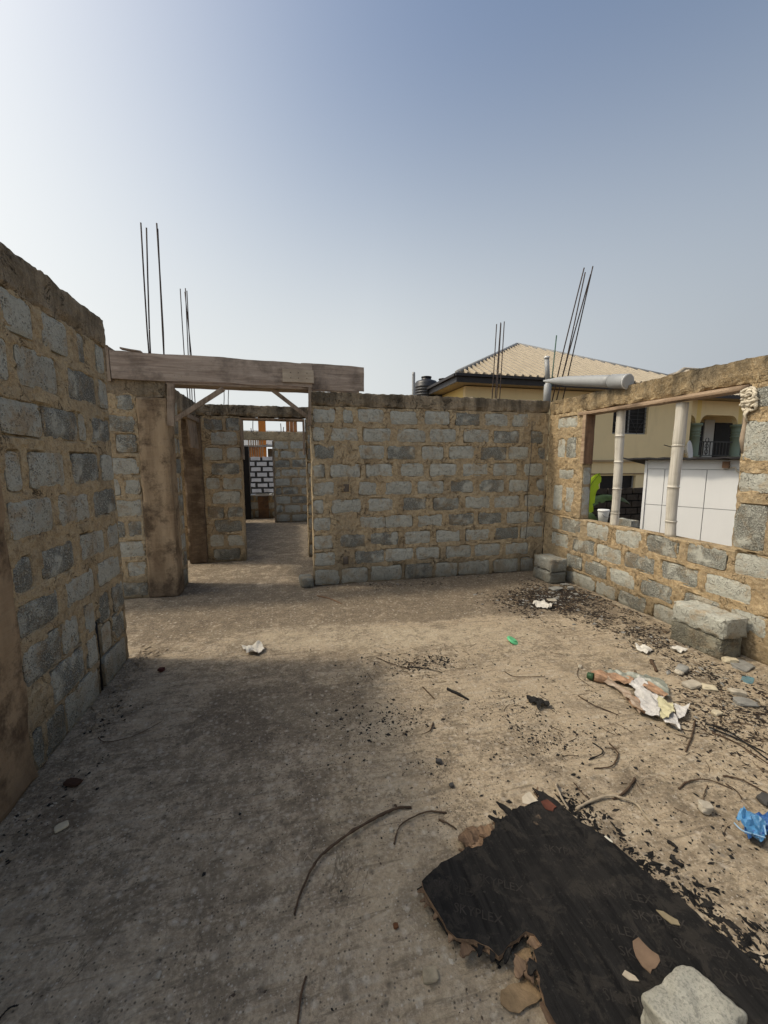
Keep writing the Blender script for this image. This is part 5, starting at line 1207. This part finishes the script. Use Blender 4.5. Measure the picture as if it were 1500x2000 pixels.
fold('yellow_tatter', [(685, 435), (730, 432), (760, 475), (800, 470), (815, 550), (770, 580), (715, 600), (700, 520)], M_SKY, .030, .03, 38)
fold('white_tatter', [(710, 590), (800, 560), (835, 600), (862, 672), (800, 650), (745, 625)], M_SKW, .015, .03, 39)
fold('white_tatter', [(800, 480), (870, 490), (925, 495), (905, 530), (890, 580), (835, 585), (815, 530)], M_SKW, .018, .03, 40)
nk0, nk1 = onz(*zt9(178, 258), .028), onz(*zt9(225, 272), .03)
lathe('neck', nk0, nk1, [(0, .022), (.1, .025), (.6, .026), (1, .028)], M_SKN, sk, 14)
nk2 = onz(*zt9(330, 300), .02)
lathe('collar', nk1, nk2, [(0, .028), (.25, .030), (.6, .026), (1, .010)], M_SK, sk, 9, smooth=False)

M_BLUE = mat_plain('blue_plastic', (.025, .10, .30), .35, .3, 12, .5, .4, .01); M_BLUEL = mat_plain('blue_film', (.06, .20, .38), .3, .3, 12, .5, .4, .01)
bg_ = thing('blue_bag', 'crumpled blue plastic bag at the right edge of the photo', 'plastic bag', onz(1475, 1622, 0))
def crumple(name, pts, mat, z, amp, seed):
    P2 = [tuple(onz(x, y, z)[:2]) for x, y in pts]; return poly_sheet(name, P2, .002, lambda P: z+np.abs(fbm(P*16, seed, 3))*amp+np.abs(np.sin(fbm(P*9, seed+7, 2)*9))*amp*.5, mat, bg_, .008, .002, seed)
crumple('bag_body', [(1452, 1612), (1466, 1602), (1490, 1598), (1530, 1602), (1535, 1630), (1500, 1640), (1480, 1650), (1466, 1645), (1455, 1630)], M_BLUE, .012, .05, 3)
crumple('bag_flap', [(1437, 1610), (1455, 1600), (1475, 1605), (1495, 1625), (1490, 1648), (1470, 1650), (1460, 1635)], M_BLUEL, .03, .045, 5)
for pts in ([(1434, 1607), (1450, 1622), (1475, 1630), (1495, 1636)], [(1452, 1604), (1470, 1598), (1490, 1608), (1496, 1630)]):
    S = spline([onz(x, y, .06) for x, y in pts], 5); tube('bag_seam', S, .003, mat_plain('pale_blue', (.25, .40, .55), .5), bg_, 5)

def stone(px, py, sz, label, mat, flatn=.5, seed=0, z=0, cat='stone', name='stone', group=None, asp=1.3, rot=0):
    c = onz(px, py, z+sz*flatn*.4); V, F, Nn = gridbox([np.linspace(-1, 1, 7)]*3); V = V/np.linalg.norm(V, axis=1)[:, None]**.75
    V = V*(1+.22*fbm(V*1.3+seed*3.1, seed, 2))[:, None]; V = np.clip(V, -.86-.1*random.random(), .86); V = V*np.array((sz*asp, sz, sz*flatn))/2
    cr, sr = math.cos(rot), math.sin(rot); V = np.stack([V[:, 0]*cr-V[:, 1]*sr, V[:, 0]*sr+V[:, 1]*cr, V[:, 2]], 1); V[:, 2] -= V[:, 2].min()
    return tag(mk(name, V+np.array((c.x, c.y, z)), F, mat), label, cat, group)
M_ST = mat_plain('grey_stone', (.22, .215, .195), .9, .35, 14, .2, .5); M_STP = mat_plain('pale_stone', (.38, .34, .27), .9, .35, 14, .2, .5); M_STD = mat_plain('dark_stone', (.055, .052, .048), .8, .3, 14); M_STB = mat_plain('cream_rubble', (.48, .42, .30), .9, .2, 14, .2, .5)
for s in [(1085, 1149, .16, 'flat grey stone slab lying in the dark litter near the corner', M_ST, .18, 1, 1.7), (1114, 1148, .10, 'round pale grey stone beside the flat slab near the corner', M_ST, .5, 2, 1.0), (1078, 1172, .10, 'flat white shard in the dark litter', M_STP, .2, 3, 1.5), (1103, 1141, .07, 'thin grey shard at the foot of the corner stack', M_ST, .2, 4, 1.8),
          (1333, 1307, .11, 'grey rounded stone above the packaging', M_ST, .55, 5, 1.4), (1327, 1312, .08, 'white rounded stone leaning on the grey one above the packaging', M_STP, .5, 6, 1.3), (1350, 1337, .12, 'cream lump right of the packaging middle', M_STP, .35, 7, 1.5), (1385, 1343, .09, 'smaller cream lump further right of the packaging', M_STB, .4, 8, 1.4),
          (1450, 1300, .17, 'flat grey slab beside the foot of the stacked blocks', M_ST, .2, 9, 1.6), (1425, 1290, .11, 'cream rubble lump at the foot of the stacked blocks', M_STB, .6, 10, 1.2), (1456, 1372, .12, 'light grey broken tile piece near the right edge', M_ST, .35, 11, 1.5), (1440, 1352, .10, 'crusty white lump above the broken tile piece', M_STP, .5, 12, 1.4),
          (1377, 1578, .055, 'lone pale pebble in the sand right of the pale root', M_STP, .8, 13, 1.1), (1133, 1302, .03, 'small white ball-like pebble left of the green neck', M_STP, .9, 14, 1.0), (143, 1528, .05, 'dark red-brown clod near the foot of the left wall', mat_plain('rust_clod', (.05, .026, .016), .9), .3, 15, 1.8), (120, 1614, .045, 'tan flake of concrete on the left floor', M_STB, .3, 16, 1.3),
          (310, 1905, .022, 'small white pointed pebble on the lower left floor', M_STP, .6, 17, .7), (842, 1905, .042, 'cream chip of rubble left of the plywood tip', mat_plain('dusty_rubble', (.30, .25, .17), .9, .4, 20), .5, 18, 1.4), (773, 1808, .020, 'rusty brown nut-like pebble on the lower floor', mat_plain('rust_pebble', (.12, .05, .02), .8), .7, 19, 1.0), (764, 1622, .022, 'tiny white stone under the thin curved twig', M_STP, .8, 20, 1.0),
          (857, 1487, .035, 'dark grey pebble in the middle sand', M_STD, .7, 21, 1.1), (882, 1533, .024, 'dark pebble nearer than the middle one', M_STD, .7, 22, 1.1), (315, 1308, .04, 'dark red lump at the tip of the left wall shadow', mat_plain('dark_red_lump', (.06, .012, .01), .7), .7, 23, 1.2), (1478, 1640, .05, 'dark stone under the blue bag', M_STD, .6, 24, 1.1), (1495, 1562, .06, 'mossy stone at the right edge above the blue bag', M_STD, .6, 25, 1.2),
          (1460, 1328, .10, 'bluish shard near the right edge under the flat slab', mat_plain('bluish_shard', (.10, .18, .20), .7), .12, 26, 2.0), (60, 50, 0, None, None, 0, 0, 0)]:
    if s[3]: stone(s[0], s[1], s[2]*(.78 if s[2] > .07 else 1), s[3], s[4], s[5], s[6], asp=s[7], rot=random.uniform(-.6, .6))
flat('paper', [(1040, 1178), (1058, 1176), (1080, 1183), (1074, 1190), (1060, 1188), (1048, 1187)], 'torn white paper in the dark litter near the corner', 'paper', M_PAPER, .012, .05, .002, 18, 13)
flat('plank', [(1345, 1248), (1352, 1246), (1402, 1270), (1398, 1276)], 'thin pale lath leaning at the foot of the stacked blocks', 'lath', M_WOODY, .03, .006, .008, 8, 15)
flat('paper', [(1240, 1262), (1262, 1264), (1275, 1272), (1262, 1278), (1245, 1270)], 'small pale scrap of paper below the window wall', 'paper', M_PAPER, .01, .03, .002, 18, 23)
flat('paper', [(1308, 1268), (1325, 1264), (1342, 1270), (1330, 1276), (1315, 1274)], 'cream scrap of paper left of the stacked blocks', 'paper', M_PAPER, .01, .03, .002, 18, 33)
stone(1400, 1393, .05, 'pinkish pebble below the white end of the packaging', M_STB, .6, 41)

# --- scattered stuff
def scatter(name, n, sampler, size, mat, flatn=.45, long=1.0, seed=0, kind=0):
    g = np.random.default_rng(seed); V, F = [], []
    oct_ = np.array([(1, 0, 0), (0, 1, 0), (-1, 0, 0), (0, -1, 0), (0, 0, 1), (0, 0, -.6)], float); of = [[0, 1, 4], [1, 2, 4], [2, 3, 4], [3, 0, 4], [1, 0, 5], [2, 1, 5], [3, 2, 5], [0, 3, 5]]
    pts = sampler(g, n); P = np.array([(x, y, 0.) for x, y in pts]); zz = fbm(P*1.1, 3, 3)*.006+fbm(P*9, 5, 3)*.0022+fbm(P*38, 8, 1)*.0009
    for i in range(len(P)):
        s = size[0]*(size[1]/size[0])**(g.random()**2.8); q = oct_*(1+g.uniform(-.35, .35, (6, 3)))*np.array((s*long*(1+g.random()), s, s*flatn))
        tx = g.uniform(-.6, .6); c, d = math.cos(tx), math.sin(tx); q = np.stack([q[:, 0], q[:, 1]*c-q[:, 2]*d, q[:, 1]*d+q[:, 2]*c], 1)
        a = g.uniform(0, 6.28); c, d = math.cos(a), math.sin(a); q = np.stack([q[:, 0]*c-q[:, 1]*d, q[:, 0]*d+q[:, 1]*c, q[:, 2]], 1)
        k = len(V)*6; V.append(q+P[i]+np.array((0, 0, zz[i]+s*flatn*.35))); F += [[w+k for w in f] for f in of]
    o = mk(name, np.vstack(V), F, mat, org=Vector((0, 0, 0))); o['kind'] = 'stuff'; return o
def mixs(parts):                      # parts: (weight, cx, cy, sx, sy)
    w_ = np.array([p[0] for p in parts], float); w_ /= w_.sum()
    def f(g, n):
        out = np.zeros((0, 2))
        while len(out) < n:
            k = g.choice(len(parts), p=w_, size=n*2); q = np.zeros((n*2, 2))
            for i, p in enumerate(parts):
                m_ = k == i; c = int(m_.sum())
                q[m_] = np.stack([g.uniform(p[1], p[2], c), g.uniform(p[3], p[4], c)], 1) if len(p) == 6 else np.stack([g.normal(p[1], p[3], c), g.normal(p[2], p[4], c)], 1)
            x, y = q[:, 0], q[:, 1]; o = np.ones(len(q))
            cl = vn(np.stack([x*4.5, y*4.5, o], 1), 5)+.5*vn(np.stack([x*14, y*14, o*2], 1), 6) > g.uniform(-.9, .6, len(q))
            ok = cl & (x > -1.27) & (x < 3.58) & (y > .45) & (y < 6.5) & ~((x > .3) & (y > 5.0))
            out = np.vstack([out, q[ok]])
        out = [tuple(v) for v in out[:n]]
        return out
    return f
def G(px, py): v = onz(px, py); return v.x, v.y
c1, c2, c3, c4, c5 = G(800, 1295), G(790, 1420), G(1060, 1420), G(1300, 1400), G(1420, 1440)
char = mixs([(5, *c1, .22, .10), (7, *c2, .28, .20), (5, *c3, .25, .15), (4, *c4, .35, .3), (5, *G(1400, 1300), .3, .35), (3, *G(1250, 1480), .4, .3), (3, *G(1430, 1700), .25, .3), (3, *G(1000, 1340), .35, .2), (2, *G(1000, 1560), .2, .12), (3, -1.15, 2.4, .08, .35), (2, 0, 3.4, .6, 4.6, 0), (1, -1.2, .8, .3, 3.6, 0)])
scatter('charcoal_bits', 5600, char, (.0013, .010), M_BLACK, .6, .9, 1)
scatter('dark_grit', 6000, mixs([(4, *c2, .4, .3), (3, *c3, .4, .3), (5, 1.2, 3.5, .7, 4.0, 0), (4, -1.2, 3.4, .6, 4.9, 0)]), (.0012, .005), mat_plain('brown_grit', (.07, .05, .035), .9, .4), .6, 1.0, 2)
scatter('pale_chips', 2600, mixs([(5, -1.2, 3.2, 3.5, 5.0, 0), (3, -1.2, 3.4, .5, 4.9, 0), (3, 2.6, 3.4, 1.0, 4.6, 0), (3, *G(1400, 1320), .25, .4), (1, -1.2, 2.6, .08, .5)]), (.0015, .008), M_STP, .6, 1.1, 3)
litter = mixs([(30, *G(1085, 1170), .32, .22), (4, *G(1180, 1200), .3, .22), (4, *G(1300, 1250), .2, .25), (3, 2.9, 3.55, 2.1, 4.7, 0), (3, *G(1450, 1400), .25, .3), (2, *G(1400, 1330), .2, .3), (1, 1.0, 2.6, 4.7, 5.0, 0)])
scatter('leaf_litter', 19000, litter, (.003, .014), mat_plain('dark_leaf_litter', (.022, .016, .012), .9, .5, 20), .25, 1.3, 4)
scatter('brown_litter', 1800, litter, (.003, .012), mat_plain('brown_leaf_litter', (.11, .075, .045), .9, .4, 20), .3, 1.6, 5)
scatter('corner_gravel', 500, litter, (.004, .02), M_ST, .6, 1.1, 6)
scatter('wall_foot_rubble', 900, mixs([(4, -1.27, 3.5, 1.6, 3.5, 0)] and [(3, -1.19, 2.7, .05, .5), (2, -1.20, 3.4, .06, .2), (2, -1.3, 5.0, .3, .06), (2, 2.0, 4.97, .9, .03), (3, 3.5, 3.4, .04, .8), (1, -.9, 6.5, .3, .06)]), (.004, .017), mat_plain('crumbled_mortar', (.24, .19, .13), .95, .3, 20), .7, 1.1, 7)
scatter('ash_heap', 1500, mixs([(5, *G(1440, 1850), .07, .18), (3, *G(1480, 1960), .1, .1), (2, *G(1250, 1690), .05, .1), (2, *G(1120, 1580), .06, .05), (1, *G(860, 1290), .1, .05)]), (.003, .013), M_CHAR, .5, 1.3, 8)
def fibres(name, n, sampler, L, r, mat, seed):
    g = np.random.default_rng(seed); V, F = [], []; k = 0
    for x, y in sampler(g, n):
        a = g.uniform(0, 6.28); l = g.uniform(*L); cu = g.uniform(-1.2, 1.2); p = np.array((x, y)); z = fz(x, y)+r*1.5
        for i in range(4):
            d = np.array((math.cos(a), math.sin(a))); s = np.array((-d[1], d[0])); q = p
            V += [(q[0]-s[0]*r, q[1]-s[1]*r, z), (q[0]+s[0]*r, q[1]+s[1]*r, z), (q[0], q[1], z+r*1.8)]
            if i: F += [[k-3, k-2, k+1, k], [k-2, k-1, k+2, k+1], [k-1, k-3, k, k+2]]
            k += 3; p = p+d*l/3; a += cu/3; z += g.uniform(-.001, .002)
    o = mk(name, V, F, mat, org=Vector((0, 0, 0))); o['kind'] = 'stuff'
fibres('dry_stalks', 260, mixs([(4, *c1, .3, .12), (3, *c3, .35, .25), (3, *c4, .3, .25), (5, *G(1420, 1420), .25, .2), (4, *G(1250, 1240), .4, .3), (2, .4, 3.4, .6, 4.5, 0)]), (.015, .10), .0013, M_TWIG, 5)
fibres('pale_straw', 200, mixs([(3, *G(1300, 1300), .4, .3), (2, .4, 3.4, .8, 4.6, 0)]), (.03, .10), .0013, M_TWIGP, 6)
